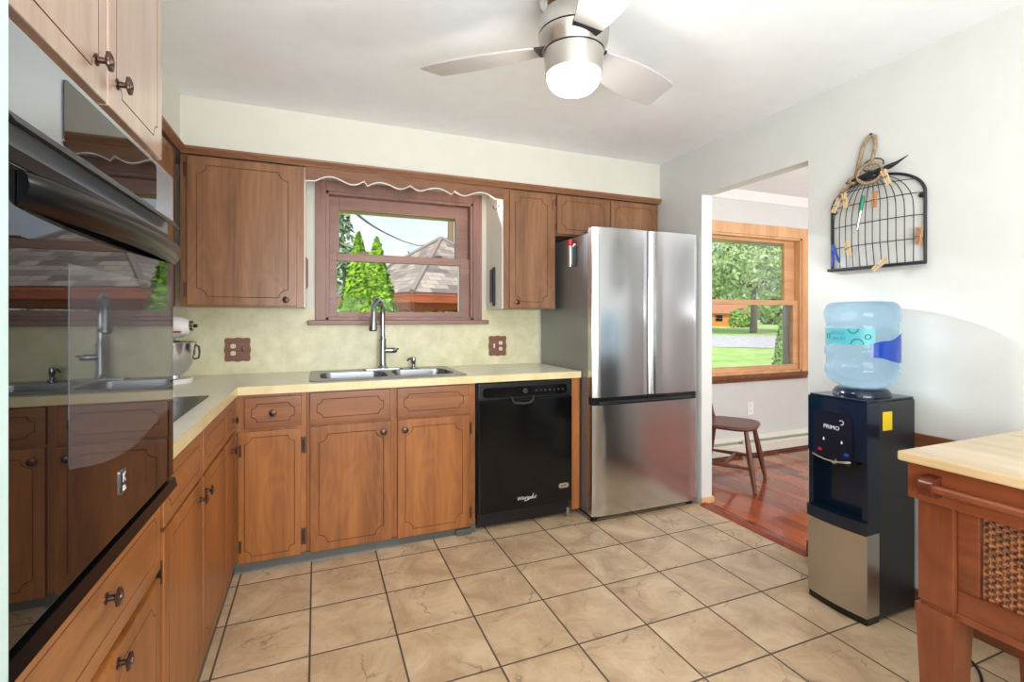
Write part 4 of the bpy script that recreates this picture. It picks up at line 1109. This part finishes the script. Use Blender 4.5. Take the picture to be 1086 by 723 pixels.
pen((X1-0.052, 1.497, 1.655), (X1-0.052, 1.466, 1.815), 0.0065, M['steel_side'], M['green'], 'green capped marker hanging in the middle of the birdcage board', M['chrome'])
pen((X1-0.036, 1.626, 1.50), (X1-0.038, 1.618, 1.60), 0.0065, M['blue'], M['blue'], 'upright dark blue pen at the lower left of the birdcage board')
pen((X1-0.046, 1.580, 1.515), (X1-0.046, 1.615, 1.61), 0.0065, M['blue'], M['blue'], 'slanted bright blue pen at the lower left of the birdcage board')

# =================================================================== WATER DISPENSER
t = thing('water_dispenser', 'black and steel floor standing water dispenser beside the doorway with yellow sticker', 'water dispenser', (2.22, 1.41, 0))
WX, WB, WY0, WY1 = 2.066, 2.385, 1.283, 1.537
def wfront(u, bow=0.012): return WX - bow*math.sin(PI*(u-WY0)/(WY1-WY0)) 
def bowed(mb, z0, z1, x_back, inset=0.0, off=0.0, n=14, y0=None, y1=None):
    y0 = WY0+inset if y0 is None else y0; y1 = WY1-inset if y1 is None else y1
    pts = [(wfront(y0+(y1-y0)*i/n)+off, y0+(y1-y0)*i/n) for i in range(n+1)] + [(x_back, y1), (x_back, y0)]
    mb.prism(pts, lambda u, v, d: (u, v, d), z0, z1); return mb
b = MB(); b.box(WX+0.075, WY0, 0.012, WB, WY1, 0.905, 0.008); b.build('side_shell', M['charcoal'], t)
b = MB(); bowed(b, 0.030, 0.366, WX+0.078); b.build('steel_front', M['steel_y'], t, 50)
b = MB(); bowed(b, 0.0, 0.030, WX+0.078, 0.002, 0.004); b.build('base', M['black_soft'], t, 50)
b = MB(); bowed(b, 0.366, 0.418, WX+0.078, 0, -0.008)
for k in range(9):
    b.box(WX+0.012, WY0+0.03+k*0.022, 0.418, WX+0.07, WY0+0.04+k*0.022, 0.424)
b.build('drip_tray', M['navy'], t, 50)
b = MB(); b.box(WX+0.005, WY0, 0.418, WX+0.078, WY0+0.022, 0.66); b.box(WX+0.005, WY1-0.022, 0.418, WX+0.078, WY1, 0.66); b.box(WX+0.065, WY0+0.02, 0.418, WX+0.080, WY1-0.02, 0.66); b.build('alcove', M['navy'], t)
b = MB(); bowed(b, 0.66, 0.905, WX+0.078); hd = b.build('upper_front', M['navy'], t, 50)
pp = rrect(WY0+0.05, 0.650, WY1-0.03, 0.845, 0.02)
b = MB(); bm = b.bm
A = [bm.verts.new((wfront(u)+0.003, u, v)) for u, v in pp]; B = [bm.verts.new((wfront(u)-0.006, u, v)) for u, v in pp]
for i in range(len(pp)): bm.faces.new((A[i], A[(i+1) % len(pp)], B[(i+1) % len(pp)], B[i]))
bm.faces.new(B); b.build('tap_panel', M['navy_dark'], hd, 50)
b = MB(); b.tube([(wfront(u)-0.008, u, 0.651-0.012*math.sin(PI*(u-WY0-0.05)/0.174)) for u in [WY0+0.052+0.17*i/12 for i in range(13)]], 0.004, 8); b.build('panel_lip', M['chrome'], hd)
fw_ = lambda cy, cz: (lambda u, v, d: (wfront(cy-u)-0.0062-d, cy-u, cz+v))
text_mesh('PRIMO', 0.024, fw_(1.418, 0.782), hd, M['print'], 'maker_text')
b = MB(); dc = fw_(1.377, 0.800)
b.tube([dc(0.0, 0.0, 0.001), dc(0.010, 0.004, 0.001), dc(0.010, 0.014, 0.001), dc(0.002, 0.020, 0.001), dc(-0.006, 0.016, 0.001)], 0.0014, 6); b.build('maker_curl', M['print'], hd)
for cy_, c_ in ((1.470, M['red']), (1.355, M['blue'])):
    b = MB(); f = fw_(cy_, 0.678); b.prism(rrect(-0.010, -0.006, 0.010, 0.006, 0.005), f, -0.001, 0.002); b.build('button', c_, hd)
for cy_ in (1.452, 1.374):
    b = MB(); f = fw_(cy_, 0.725); b.prism([(-0.0035, -0.004), (0.0035, -0.004), (0.0035, 0.001), (0, 0.010), (-0.0035, 0.001)], f, 0, 0.001); b.build('drop_mark', M['print'], hd)
b = MB(); b.prism([(0.013*math.cos(2*PI*i/20), 0.013*math.sin(2*PI*i/20)) for i in range(20)], lambda u, v, d: (WX+0.064-d, 1.462-u, 0.618+v), 0, 0.002); b.build('round_sticker', M['print'], t)
for cy_ in (1.45, 1.375):
    b = MB(); b.lathe([(0.012, 0.665), (0.012, 0.64), (0.007, 0.62)], (WX+0.035, cy_, 0), n=14); b.build('spout', M['black_soft'], t)
b = MB(); b.box(WX+0.004, WY0+0.004, 0.905, WB-0.004, WY1-0.004, 0.914, 0.003); b.build('top_plate', M['navy'], t)
BX, BY = 2.235, 1.412
b = MB(); b.lathe([(0.108, 0.913), (0.108, 0.925), (0.098, 0.940), (0.090, 0.946), (0.070, 0.946)], (BX, BY, 0), n=40); b.build('bottle_seat', M['navy'], t, 60)
b = MB(); b.box(2.165, WY0-0.0015, 0.835-0.05, 2.225, WY0+0.001, 0.862); st_ = b.build('yellow_sticker', M['yellow'], t)
# bottle (upside down jug)
t = thing('water_bottle', 'large clear blue water jug upside down on top of the black dispenser', 'bottle', (BX, BY, 0.946))
prof = [(0.030, 0.948), (0.075, 0.950), (0.106, 0.966), (0.130, 0.990), (0.138, 1.012), (0.138, 1.035), (0.132, 1.046), (0.132, 1.085), (0.139, 1.096), (0.139, 1.118), (0.133, 1.128), (0.132, 1.215), (0.130, 1.226),
        (0.138, 1.240), (0.141, 1.262), (0.140, 1.288), (0.132, 1.308), (0.115, 1.320), (0.090, 1.322), (0.03, 1.312), (0.002, 1.312)]
b = MB(); b.lathe(prof, (BX, BY, 0), n=48); jug = b.build('jug', M['bottle'], t, 80)
def band(r, a0, a1, z0, z1, n=18):
    mb = MB(); bm = mb.bm; pr = None
    for i in range(n+1):
        a = math.radians(a0+(a1-a0)*i/n)
        q = [bm.verts.new((BX+rr*math.cos(a), BY+rr*math.sin(a), z)) for rr, z in ((r, z0), (r, z1), (r-0.0008, z1), (r-0.0008, z0))]
        if pr:
            for j in range(4): bm.faces.new((pr[j], pr[(j+1) % 4], q[(j+1) % 4], q[j]))
        else: bm.faces.new(q)
        pr = q
    bm.faces.new(pr[::-1]); return mb
# direction to camera from the bottle is about 212 degrees
lb = band(0.1345, 128, 233, 1.138, 1.206).build('teal_label', M['teal'], t)
bfn = lambda ac, cz: (lambda u, v, d: (BX+(0.1347+d)*math.cos(math.radians(ac)+u/0.1347), BY+(0.1347+d)*math.sin(math.radians(ac)+u/0.1347), cz+v))
text_mesh('PRIMO', 0.026, bfn(172, 1.160), lb, M['teal_pale'], 'label_text', mirror=True)
text_mesh('WATER', 0.022, bfn(172, 1.184), lb, M['teal_pale'], 'label_text', mirror=True)
for ac, cz, r, lim in ((206, 1.140, 0.022, (0, PI)), (200, 1.205, 0.018, (PI, 2*PI)), (222, 1.172, 0.010, (0, 2*PI)), (150, 1.172, 0.010, (0, 2*PI))):
    f = bfn(ac, cz); N = 20
    b = MB(); b.tube([f(r*math.cos(lim[0]+(lim[1]-lim[0])*i/N), r*math.sin(lim[0]+(lim[1]-lim[0])*i/N), 0.0006) for i in range(N+1)], 0.0018, 6); b.build('label_ring', M['teal_dark'], lb)
# blue handle-side label on the right
b = MB(); bm = b.bm; pr = None
for i in range(21):
    f = i/20; a = math.radians(226+66*f); zt_ = 1.140+0.045*f+0.004*math.sin(9*f); zb_ = 1.086-0.026*f+0.004*math.sin(7*f)
    q = [bm.verts.new((BX+rr*math.cos(a), BY+rr*math.sin(a), z)) for rr, z in ((0.1408, zb_), (0.1408, zt_), (0.1400, zt_), (0.1400, zb_))]
    if pr:
        for k in range(4): bm.faces.new((pr[k], pr[(k+1) % 4], q[(k+1) % 4], q[k]))
    else: bm.faces.new(q)
    pr = q
bm.faces.new(pr[::-1])
b.build('blue_label', M['bottle_blue'], t)

# =================================================================== KITCHEN CART
t = thing('kitchen_cart', 'reddish wood kitchen cart with butcher block top and wicker panel at right', 'cart', (1.75, 0.25, 0))
KX0, KX1, KY0, KY1 = 1.429, 2.06, -0.45, 0.813
b = MB(); b.box(KX0, KY0, 0.874, KX1, KY1, 0.900, 0.006); b.build('top', M['butcher'], t)
b = MB(); b.box(KX0+0.026, KY0+0.03, 0.778, KX0+0.045, KY1-0.012, 0.874, 0.002); b.box(KX1-0.045, KY0+0.03, 0.778, KX1-0.026, KY1-0.012, 0.874, 0.002)
b.box(KX0+0.045, KY1-0.031, 0.778, KX1-0.045, KY1-0.012, 0.874, 0.002); b.box(KX0+0.045, KY0+0.03, 0.778, KX1-0.045, KY0+0.05, 0.874, 0.002); b.build('apron', M['cart_y'], t)
for lx, sx in ((KX0+0.036, 1), (KX1-0.036, -1)):
    for ly, sy in ((KY1-0.030, -1), (KY0+0.04, 1)):
        b = MB(); w = 0.078
        x0, x1 = sorted((lx, lx+sx*w)); y0, y1 = sorted((ly, ly+sy*w))
        b.box(x0, y0, 0.517, x1, y1, 0.777, 0.003); xc, yc = (x0+x1)/2, (y0+y1)/2
        b.box(xc-0.034, yc-0.034, 0.505, xc+0.034, yc+0.034, 0.518)
        h0, h1 = 0.026, 0.043
        b.hull8([(xc-h0, yc-h0, 0), (xc+h0, yc-h0, 0), (xc+h0, yc+h0, 0), (xc-h0, yc+h0, 0), (xc-h1, yc-h1, 0.506), (xc+h1, yc-h1, 0.506), (xc+h1, yc+h1, 0.506), (xc-h1, yc+h1, 0.506)])
        b.build('leg', M['cart'], t)
fk = face_right(KX0+0.056)
b = MB(); b.box(KX0+0.05, KY0+0.12, 0.517, KX0+0.072, KY1-0.108, 0.575, 0.003); b.box(KX0+0.05, KY1-0.152, 0.575, KX0+0.072, KY1-0.108, 0.777, 0.003); b.box(KX0+0.05, 0.10, 0.575, KX0+0.072, 0.144, 0.777, 0.003)
b.box(KX0+0.05, KY0+0.12, 0.575, KX0+0.072, KY0+0.164, 0.777, 0.003); b.build('side_frame', M['cart_y'], t)
b = MB(); b.box(KX0+0.05, KY0+0.10, 0.497, KX1-0.05, KY1-0.10, 0.517, 0.002); b.build('shelf', M['cart_y'], t)
for (wa, wb) in ((0.150, KY1-0.156), (KY0+0.168, 0.096)):
    b = MB()
    ns = int((wb-wa)/0.0125)
    for i in range(ns+1):
        y = wa + (wb-wa)*i/ns
        b.tube([(KX0+0.062, y, 0.574), (KX0+0.062, y, 0.778)], 0.0030, 6)
    nr = 25
    for j in range(nr):
        z = 0.579 + j*0.0081
        b.tube([(KX0+0.062+0.0055*math.cos(PI*(i+j)), wa+(wb-wa)*i/ns, z) for i in range(ns+1)], 0.0043, 6)
    b.build('wicker_panel', M['wicker'], t)
bar = MB(); bar.tube([(KX0-0.002, KY1-0.06, 0.824), (KX0-0.002, KY0+0.10, 0.824)], 0.0110, 14); tb = bar.build('towel_bar', M['cart_y'], t)
for y in (KY1-0.072, KY0+0.09):
    b = MB(); b.prism([(0.045, -0.030), (0.012, -0.028), (-0.012, -0.022), (-0.018, 0.0), (-0.010, 0.020), (0.012, 0.030), (0.045, 0.034)], lambda u, v, d: (KX0-0.006+u*0.8, y+d, 0.824+v*0.85), -0.016, 0.014); b.build('bar_bracket', M['cart_dark'], tb, 50)
# black power cord lying on the floor beneath the cart
pts = [(2.375, 1.29, 0.10), (2.375, 1.23, 0.03), (2.34, 1.17, 0.005), (2.26, 1.08, 0.005), (2.18, 0.98, 0.005), (2.10, 0.93, 0.005), (2.04, 0.90, 0.005), (2.02, 0.86, 0.005), (2.08, 0.84, 0.005), (2.2, 0.84, 0.005)]
def smooth_path(P, n=6):
    out = []; P = [Vector(p) for p in P]
    for i in range(len(P)-1):
        p0, p1, p2, p3 = P[max(i-1, 0)], P[i], P[i+1], P[min(i+2, len(P)-1)]
        for k in range(n):
            s = k/n
            out.append(tuple(0.5*((2*p1) + (p2-p0)*s + (2*p0-5*p1+4*p2-p3)*s*s + (3*p1-p0-3*p2+p3)*s**3)))
    out.append(tuple(P[-1])); return out
b = MB(); b.tube(smooth_path(pts), 0.0048, 8); b.build('power_cord', M['black_soft'], bpy.data.objects['water_dispenser'])

# =================================================================== DINING ROOM
# chair (front is local -y)
t = thing('dining_chair', 'dark brown wooden chair with splayed legs seen through the doorway', 'chair', (0, 0, 0))
b = MB()
def seat_pts():
    pts = []
    for i in range(40):
        a = 2*PI*i/40; ca, sa = math.cos(a), math.sin(a)
        k = 1/((abs(ca)**3.2 + abs(sa)**3.2)**(1/3.2)); pts.append((0.205*ca*k*(1.0 - 0.06*sa), 0.205*sa*k))
    return pts
sp = seat_pts()
bm = b.bm; prev = None
for sc_, z in ((0.86, 0.418), (0.97, 0.424), (1.0, 0.436), (0.99, 0.447), (0.93, 0.452), (0.6, 0.444)):
    ring = [bm.verts.new((x*sc_, y*sc_, z)) for x, y in sp]
    if prev:
        for i in range(40): bm.faces.new((prev[i], prev[(i+1) % 40], ring[(i+1) % 40], ring[i]))
    else: bm.faces.new(ring[::-1])
    prev = ring
bm.faces.new(prev); b.build('seat', M['chair'], t, 60)
legs = {}
for sx in (-1, 1):
    for sy in (-1, 1):
        top = Vector((sx*0.145, sy*0.14, 0.43)); bot = Vector((sx*0.215, sy*0.215, 0.0)); legs[(sx, sy)] = (top, bot)
        b = MB(); b.tube([tuple(top), tuple(top.lerp(bot, 0.2)), tuple(top.lerp(bot, 0.5)), tuple(top.lerp(bot, 0.8)), tuple(bot)], [0.014, 0.018, 0.021, 0.017, 0.013], 12); b.build('leg', M['chair'], t, 60)
for sx in (-1, 1):
    a = legs[(sx, -1)][0].lerp(legs[(sx, -1)][1], 0.62); c = legs[(sx, 1)][0].lerp(legs[(sx, 1)][1], 0.62)
    b = MB(); b.tube([tuple(a), tuple(a.lerp(c, 0.5)), tuple(c)], [0.010, 0.015, 0.010], 10); b.build('stretcher', M['chair'], t, 60)
a = legs[(-1, -1)][0].lerp(legs[(-1, -1)][1], 0.62).lerp(legs[(-1, 1)][0].lerp(legs[(-1, 1)][1], 0.62), 0.5); c = Vector((-a.x, a.y, a.z))
b = MB(); b.tube([tuple(a), (0, a.y, a.z), tuple(c)], [0.010, 0.014, 0.010], 10); b.build('stretcher', M['chair'], t, 60)
for i in range(6):
    f = -1+2*i/5; x = f*0.17; y = 0.185-0.03*f*f
    b = MB(); b.tube([(x, y, 0.44), (x*1.12, y+0.06, 0.66), (x*1.2, y+0.11, 0.86)], [0.013, 0.011, 0.008] if abs(f) == 1 else [0.008, 0.0075, 0.006], 10); b.build('spindle', M['chair'], t, 60)
b = MB(); b.tube([(-0.225, 0.262, 0.85), (-0.12, 0.295, 0.865), (0, 0.306, 0.87), (0.12, 0.295, 0.865), (0.225, 0.262, 0.85)], [0.018, 0.022, 0.024, 0.022, 0.018], 12); b.build('crest_rail', M['chair'], t, 60)
t.location = (2.945, 2.835, 0.0065); t.rotation_euler = (0, 0, math.radians(32))
# baseboard heater
t = thing('baseboard_heater', 'long cream baseboard heater along the dining room window wall', 'heater', (3.9, 3.29, 0.006))
b = MB(); b.prism([(0, 0.0), (0.012, 0.0), (0.012, 0.165), (0.0, 0.165)], lambda u, v, d: (d, 3.329-u, 0.01+v), 2.52, 5.4)
b.prism([(0.012, 0.155), (0.062, 0.135), (0.064, 0.140), (0.014, 0.165)], lambda u, v, d: (d, 3.329-u, 0.01+v), 2.52, 5.4); b.build('back_panel', M['heater'], t)
b = MB(); b.prism([(0.058, 0.022), (0.064, 0.022), (0.068, 0.085), (0.06, 0.112), (0.056, 0.11), (0.062, 0.085)], lambda u, v, d: (d, 3.329-u, 0.01+v), 2.52, 5.4); b.build('front_cover', M['heater'], t)
b = MB(); b.tube([(2.54, 3.295, 0.075), (5.38, 3.295, 0.075)], 0.012, 8)
b.build('element', M['charcoal'], t)
for x in (2.52, 3.55, 4.6, 5.37):
    b = MB(); b.box(x, 3.262, 0.0065, x+0.03, 3.329, 0.16, 0.003); b.build('end_cap', M['heater'], t)
t = thing('wall_outlet', 'white outlet plate low on the dining room wall behind the chair', 'outlet', (3.71, 3.327, 0.36))
b = MB(); b.prism(rrect(3.672, 0.362, 3.742, 0.478, 0.008), face_back(3.329), 0, 0.005); b.build('plate', M['white'], t)
for z in (0.395, 0.445):
    b = MB(); b.prism(rrect(3.693, z-0.013, 3.721, z+0.013, 0.010), face_back(3.324), 0, 0.002); b.build('receptacle', M['ivory'], t)

# =================================================================== OUTDOORS
FW = Vector((math.sin(TH), math.cos(TH), 0)); RT = Vector((math.cos(TH), -math.sin(TH), 0))
def at(px, dep, z=0.0):
    p = FW*dep + RT*((px-545.0)/515.3*dep); return Vector((p.x, p.y, z))
GZ = -0.6
def ground_z(x, y):
    s = min(1, max(0, (math.hypot(x, y)-30)/30)); return GZ + 0.75*s*s*(3-2*s)
b = MB(); bm = b.bm
gx = [-60+5*i for i in range(37)]; gy = [3.45, 4, 6, 8, 11] + [15+5*i for i in range(26)]
gv = [[bm.verts.new((x, y, ground_z(x, y))) for x in gx] for y in gy]
for j in range(len(gy)-1):
    for i in range(len(gx)-1): bm.faces.new((gv[j][i], gv[j][i+1], gv[j+1][i+1], gv[j+1][i]))
struct(b, 'floor_lawn', M['lawn'])
dirv = Vector((0.75, 0.66, 0)).normalized(); prp = Vector((dirv.y, -dirv.x, 0))
b = MB()
for k in range(-16, 16):
    q = []
    for dd, s in ((33, k), (33, k+1), (45, k+1), (45, k)):
        p = dirv*(dd + s*0.25) + prp*(s*3.0); q.append((p.x, p.y, ground_z(p.x, p.y)+0.04))
    b.quad(q)
struct(b, 'floor_road', M['road'])
# own eave seen at the top of the window
b = MB(); b.box(-1.4, YB+0.12, 2.09, 5.8, YB+0.62, 2.115)
for k in range(60): b.box(-1.4+k*0.12, YB+0.13, 2.083, -1.388+k*0.12, YB+0.60, 2.091)
b.box(-1.4, YB+0.62, 2.058, 5.8, YB+0.64, 2.26)
struct(b, 'trim_eave', M['tan'])

def foliage(mb, center, rad, n, size, shape='ball', mi=0):
    cx, cy, cz = center
    for _ in range(n):
        if shape in ('cone', 'column'):
            h = random.random()**(1.25 if shape == 'cone' else 0.8); a = random.random()*2*PI
            r = rad[0]*((1-h)**(0.75 if shape == 'cone' else 0.45))*(0.72+0.3*random.random()) * (1+0.12*math.sin(5*a+9*h))
            p = Vector((cx+r*math.cos(a), cy+r*math.sin(a), cz+rad[2]*h))
            out = Vector((math.cos(a), math.sin(a), 0.6))
        else:
            v = Vector((random.gauss(0, 1), random.gauss(0, 1), random.gauss(0, 1))).normalized()
            k = random.random()**0.35
            p = Vector((cx+v.x*rad[0]*k, cy+v.y*rad[1]*k, cz+v.z*rad[2]*k)); out = v
        nrm = (out + Vector((random.uniform(-.7, .7), random.uniform(-.7, .7), random.uniform(-.5, .9)))).normalized()
        u = nrm.orthogonal().normalized(); w = nrm.cross(u); ang = random.random()*PI; u, w = u*math.cos(ang)+w*math.sin(ang), w*math.cos(ang)-u*math.sin(ang)
        s = size*random.uniform(0.6, 1.3)
        f = mb.bm.faces.new([mb.bm.verts.new(q) for q in (p-u*s*0.5, p-w*s*0.28+u*s*0.1, p+u*s*0.6, p+w*s*0.28+u*s*0.1)]); f.material_index = mi
def plant(name, lab, cat, base, blobs, leaf, size, trunk=None, group=None):
    t = thing(name, lab, cat, tuple(base), group)
    mb = MB()
    for (off, rad, n, shp) in blobs: foliage(mb, (base.x+off[0], base.y+off[1], base.z+off[2]), rad, n, size, shp)
    mb.build('foliage', leaf, t, 0, fix=False)
    mb = MB()
    if trunk:
        h, r = trunk
        mb.tube([tuple(base+Vector((0, 0, -0.05))), tuple(base+Vector((0.02*h, 0, h*0.5))), tuple(base+Vector((0, 0.02*h, h)))], [r*1.25, r, r*0.6], 10)
        for k in range(4 if blobs[0][3] == 'ball' else 0):
            a = k*1.7; mb.tube([tuple(base+Vector((0, 0, h*0.75))), tuple(base+Vector((h*0.25*math.cos(a), h*0.25*math.sin(a), h*1.1)))], [r*0.5, r*0.25], 8)
        mb.build('trunk', M['trunk'], t)
    else: mb.bm.free()
    return t
bs = at(387, 5.6, GZ)
plant('arborvitae', 'bright green arborvitae outside the sink window', 'shrub', bs,
      [((-0.07, 0, 0), (0.50, 0.5, 2.83), 8200, 'cone'), ((0.13, -0.04, 0), (0.48, 0.48, 2.78), 7600, 'cone'), ((0.03, -0.02, 0.0), (0.60, 0.60, 2.60), 13000, 'column')], M['arbor'], 0.055, (1.2, 0.05))
bs = at(363, 13, GZ)
plant('conifer', 'thin grey green conifer at the left edge of the sink window', 'tree', bs,
      [((0, 0, 0.2), (0.9, 0.9, 4.9), 700, 'cone'), ((0.1, 0, 3.4), (0.35, 0.35, 0.5), 90, 'ball'), ((-0.25, 0, 4.0), (0.3, 0.3, 0.5), 80, 'ball')], M['leaf_grey'], 0.22, (4.4, 0.06))
for (px, dep, r, zc, n, lab) in ((412, 20, 1.9, 1.95, 900, 'leafy green tree between the arborvitae and the gazebo roof, farther back'), (437, 32, 2.4, 2.4, 900, 'leafy tree behind the left slope of the gazebo roof'), (320, 26, 2.6, 2.6, 900, 'leafy tree hidden left of the sink window'),
                             (455, 26.5, 0.9, 4.3, 220, 'slender tree top poking up left of the gazebo peak')):
    bs = at(px, dep, GZ)
    plant('leafy_tree', lab, 'tree', bs, [((0, 0, zc-GZ), (r, r, r*0.8), n, 'ball')], M['leaf_mid'], 0.42, (zc-GZ, 0.14), 'trees behind the gazebo')
for (px, lab) in ((398, 'grey green bush low behind the gazebo posts, leftmost'), (441, 'grey green bush low behind the corner post of the gazebo'), (484, 'grey green bush low behind the gazebo at the right'), (527, 'grey green bush right of the gazebo'), (355, 'grey green bush behind the arborvitae, left of the window')):
    bs = at(px, 17, GZ)
    plant('garden_bush', lab, 'bush', bs, [((0, 0, 1.1), (0.66, 0.66, 1.15), 500, 'ball')], M['leaf_grey'], 0.22, None, 'bushes behind the gazebo')
# gazebo, one corner towards the house
t = thing('gazebo', 'red timber garden gazebo with a grey shingle roof outside the sink window', 'gazebo', (2.31, 9.53, GZ))
gc = Vector((2.31, 9.53, 0)); dg = Vector((-0.94, -1.99, 0)).normalized(); dp = Vector((-dg.y, dg.x, 0)); HR = 2.2
cor = [gc+dg*HR, gc+dp*HR, gc-dg*HR, gc-dp*HR]
ze, zap = 1.66, 2.84
b = MB(); bm = b.bm; uvl = bm.loops.layers.uv.new('UVMap')
for i in range(4):
    c0, c1 = cor[i], cor[(i+1) % 4]
    wd = (c1-c0).length; mid = (c0+c1)/2; sl = math.hypot((mid-gc).length, zap-ze)
    for th_, flip in ((0.0, False), (-0.05, True)):
        vs = [bm.verts.new((c0.x, c0.y, ze+th_)), bm.verts.new((c1.x, c1.y, ze+th_)), bm.verts.new((gc.x, gc.y, zap+th_))]
        f = bm.faces.new(vs)
        for lp, uvc in zip(f.loops, ((-wd/2, 0), (wd/2, 0), (0, sl))): lp[uvl].uv = (uvc[0]+0.13*i, uvc[1])
b.build('roof', M['shingle'], t, 0, fix=False)
b = MB()
for i in range(4):
    c0 = cor[i]; b.tube([(c0.x, c0.y, ze+0.005), (gc.x, gc.y, zap+0.005)], 0.045, 6)
b.build('hip_caps', plain('grey_hip_cap', rgb(150, 136, 126), rough=0.9), t)
b = MB()
for i in range(4):
    c0, c1 = cor[i], cor[(i+1) % 4]; a0 = gc+(c0-gc)*0.995; a1 = gc+(c1-gc)*0.995
    i0 = gc+(c0-gc)*0.97; i1 = gc+(c1-gc)*0.97
    b.hull8([(a0.x, a0.y, ze-0.16), (a1.x, a1.y, ze-0.16), (i1.x, i1.y, ze-0.16), (i0.x, i0.y, ze-0.16), (a0.x, a0.y, ze-0.01), (a1.x, a1.y, ze-0.01), (i1.x, i1.y, ze-0.01), (i0.x, i0.y, ze-0.01)])
b.build('fascia', M['redwood'], t)
b = MB()
for i in range(4):
    i0 = gc+(cor[i]-gc)*0.86; i1 = gc+(cor[(i+1) % 4]-gc)*0.86; j0 = gc+(cor[i]-gc)*0.81; j1 = gc+(cor[(i+1) % 4]-gc)*0.81
    b.hull8([(i0.x, i0.y, ze-0.26), (i1.x, i1.y, ze-0.26), (j1.x, j1.y, ze-0.26), (j0.x, j0.y, ze-0.26), (i0.x, i0.y, ze-0.02), (i1.x, i1.y, ze-0.02), (j1.x, j1.y, ze-0.02), (j0.x, j0.y, ze-0.02)])
b.build('beam', M['redwood'], t)
for i in range(4):
    p = gc+(cor[i]-gc)*0.835
    b = MB(); b.tube([(p.x, p.y, GZ-0.05), (p.x, p.y, ze-0.1)], 0.095, 4); po = b.build('post', M['redwood'], t, 20)
    for q in (cor[(i+1) % 4], cor[i-1]):
        dr_ = (q-cor[i]).normalized()
        b = MB(); b.tube([(p.x+dr_.x*0.06, p.y+dr_.y*0.06, ze-0.62), (p.x+dr_.x*0.42, p.y+dr_.y*0.42, ze-0.22)], 0.04, 6); b.build('brace', M['redwood'], po, 20)
# utility pole and cable
p = at(478, 21, GZ)
t = thing('utility_pole', 'wooden utility pole rising behind the gazebo roof', 'pole', tuple(p))
b = MB(); b.tube([tuple(p), (p.x, p.y, 7.5)], [0.16, 0.12], 12); b.build('pole', M['pole'], t)
b = MB(); b.box(p.x-0.9, p.y-0.06, 5.45, p.x+0.9, p.y+0.06, 5.57); b.build('crossarm', M['pole'], t)
ptsw = []
for (px, py, dep) in ((368, 216, 4.6), (381, 229, 6), (398, 241, 8), (415, 250, 10.5), (432, 257, 13.5), (450, 260, 17), (476, 252, 20.7)):
    q = at(px, dep); ptsw.append((q.x, q.y, 1.25+(337.4-py)/515.3*dep))
b = MB(); b.tube(smooth_path(ptsw), 0.016, 6); tag(b.build('power_cable', M['black_soft']), 'black overhead cable sagging across the sky in the sink window', 'cable')
# seen through the dining room window
bs = at(799, 44); bs.z = ground_z(bs.x, bs.y)
random.seed(11)
plant('shade_tree', 'broad shade tree on the lawn beyond the dining room window', 'tree', bs,
      [((0, 0, 6.2), (6.2, 6.2, 3.4), 6500, 'ball'), ((-3.5, 2.5, 4.6), (2.8, 2.8, 1.5), 1600, 'ball'), ((3.5, -2.5, 4.8), (2.6, 2.6, 1.5), 1600, 'ball'), ((0, 0, 9.0), (4.2, 4.2, 2.4), 1000, 'ball')], M['tree_leaf'], 0.40, (4.6, 0.27))
for (px, dep, r, zc, lab) in ((700, 100, 6, 7, 'distant tree at the left behind the orange house'), (782, 118, 8, 8, 'distant tree directly behind the shade tree trunk'), (829, 84, 4.5, 6, 'distant tree at the right of the dining window'), (868, 100, 6.5, 7, 'distant tree right of the dining window frame')):
    bs = at(px, dep); bs.z = ground_z(bs.x, bs.y)
    plant('distant_tree', lab, 'tree', bs, [((0, 0, zc*0.5), (r, r, zc*0.62), 800, 'ball')], M['leaf'], 1.3, (3, 0.3), 'trees across the road')
bs = at(829, 11, GZ)
plant('columnar_shrub', 'pale green upright shrub at the right edge of the dining window', 'shrub', bs, [((0, 0, 0), (0.28, 0.28, 1.9), 1500, 'cone')], M['leaf_mid'], 0.09, (0.5, 0.03))
bs = at(787, 58); bs.z = ground_z(bs.x, bs.y)
plant('round_shrub', 'round dark green bush beside the orange house', 'bush', bs, [((0, 0, 0.9), (1.6, 1.6, 1.5), 400, 'ball')], M['leaf_mid'], 0.5, None)
hp_ = at(757, 66); hz = ground_z(hp_.x, hp_.y)
t = thing('neighbour_house', 'low orange house with salmon roof far across the lawn', 'house', (hp_.x, hp_.y, hz))
def hf(u, v, d): 
    p = hp_ + prp*u + dirv*d; return (p.x, p.y, hz+v)
b = MB(); b.prism([(-4, -0.2), (4, -0.2), (4, 1.8), (-4, 1.8)], hf, 0, 5); b.build('wall', M['house'], t)
b = MB(); b.prism([(-4.5, 1.75), (4.5, 1.75), (3.6, 3.5), (-3.6, 3.5)], hf, -0.4, 5.4); b.build('roof', M['house_roof'], t)
for u in (-2, 0.2, 2.2):
    b = MB(); b.prism([(u, 0.7), (u+0.9, 0.7), (u+0.9, 1.5), (u, 1.5)], hf, -0.05, 0.02); b.build('window', M['black'], t)
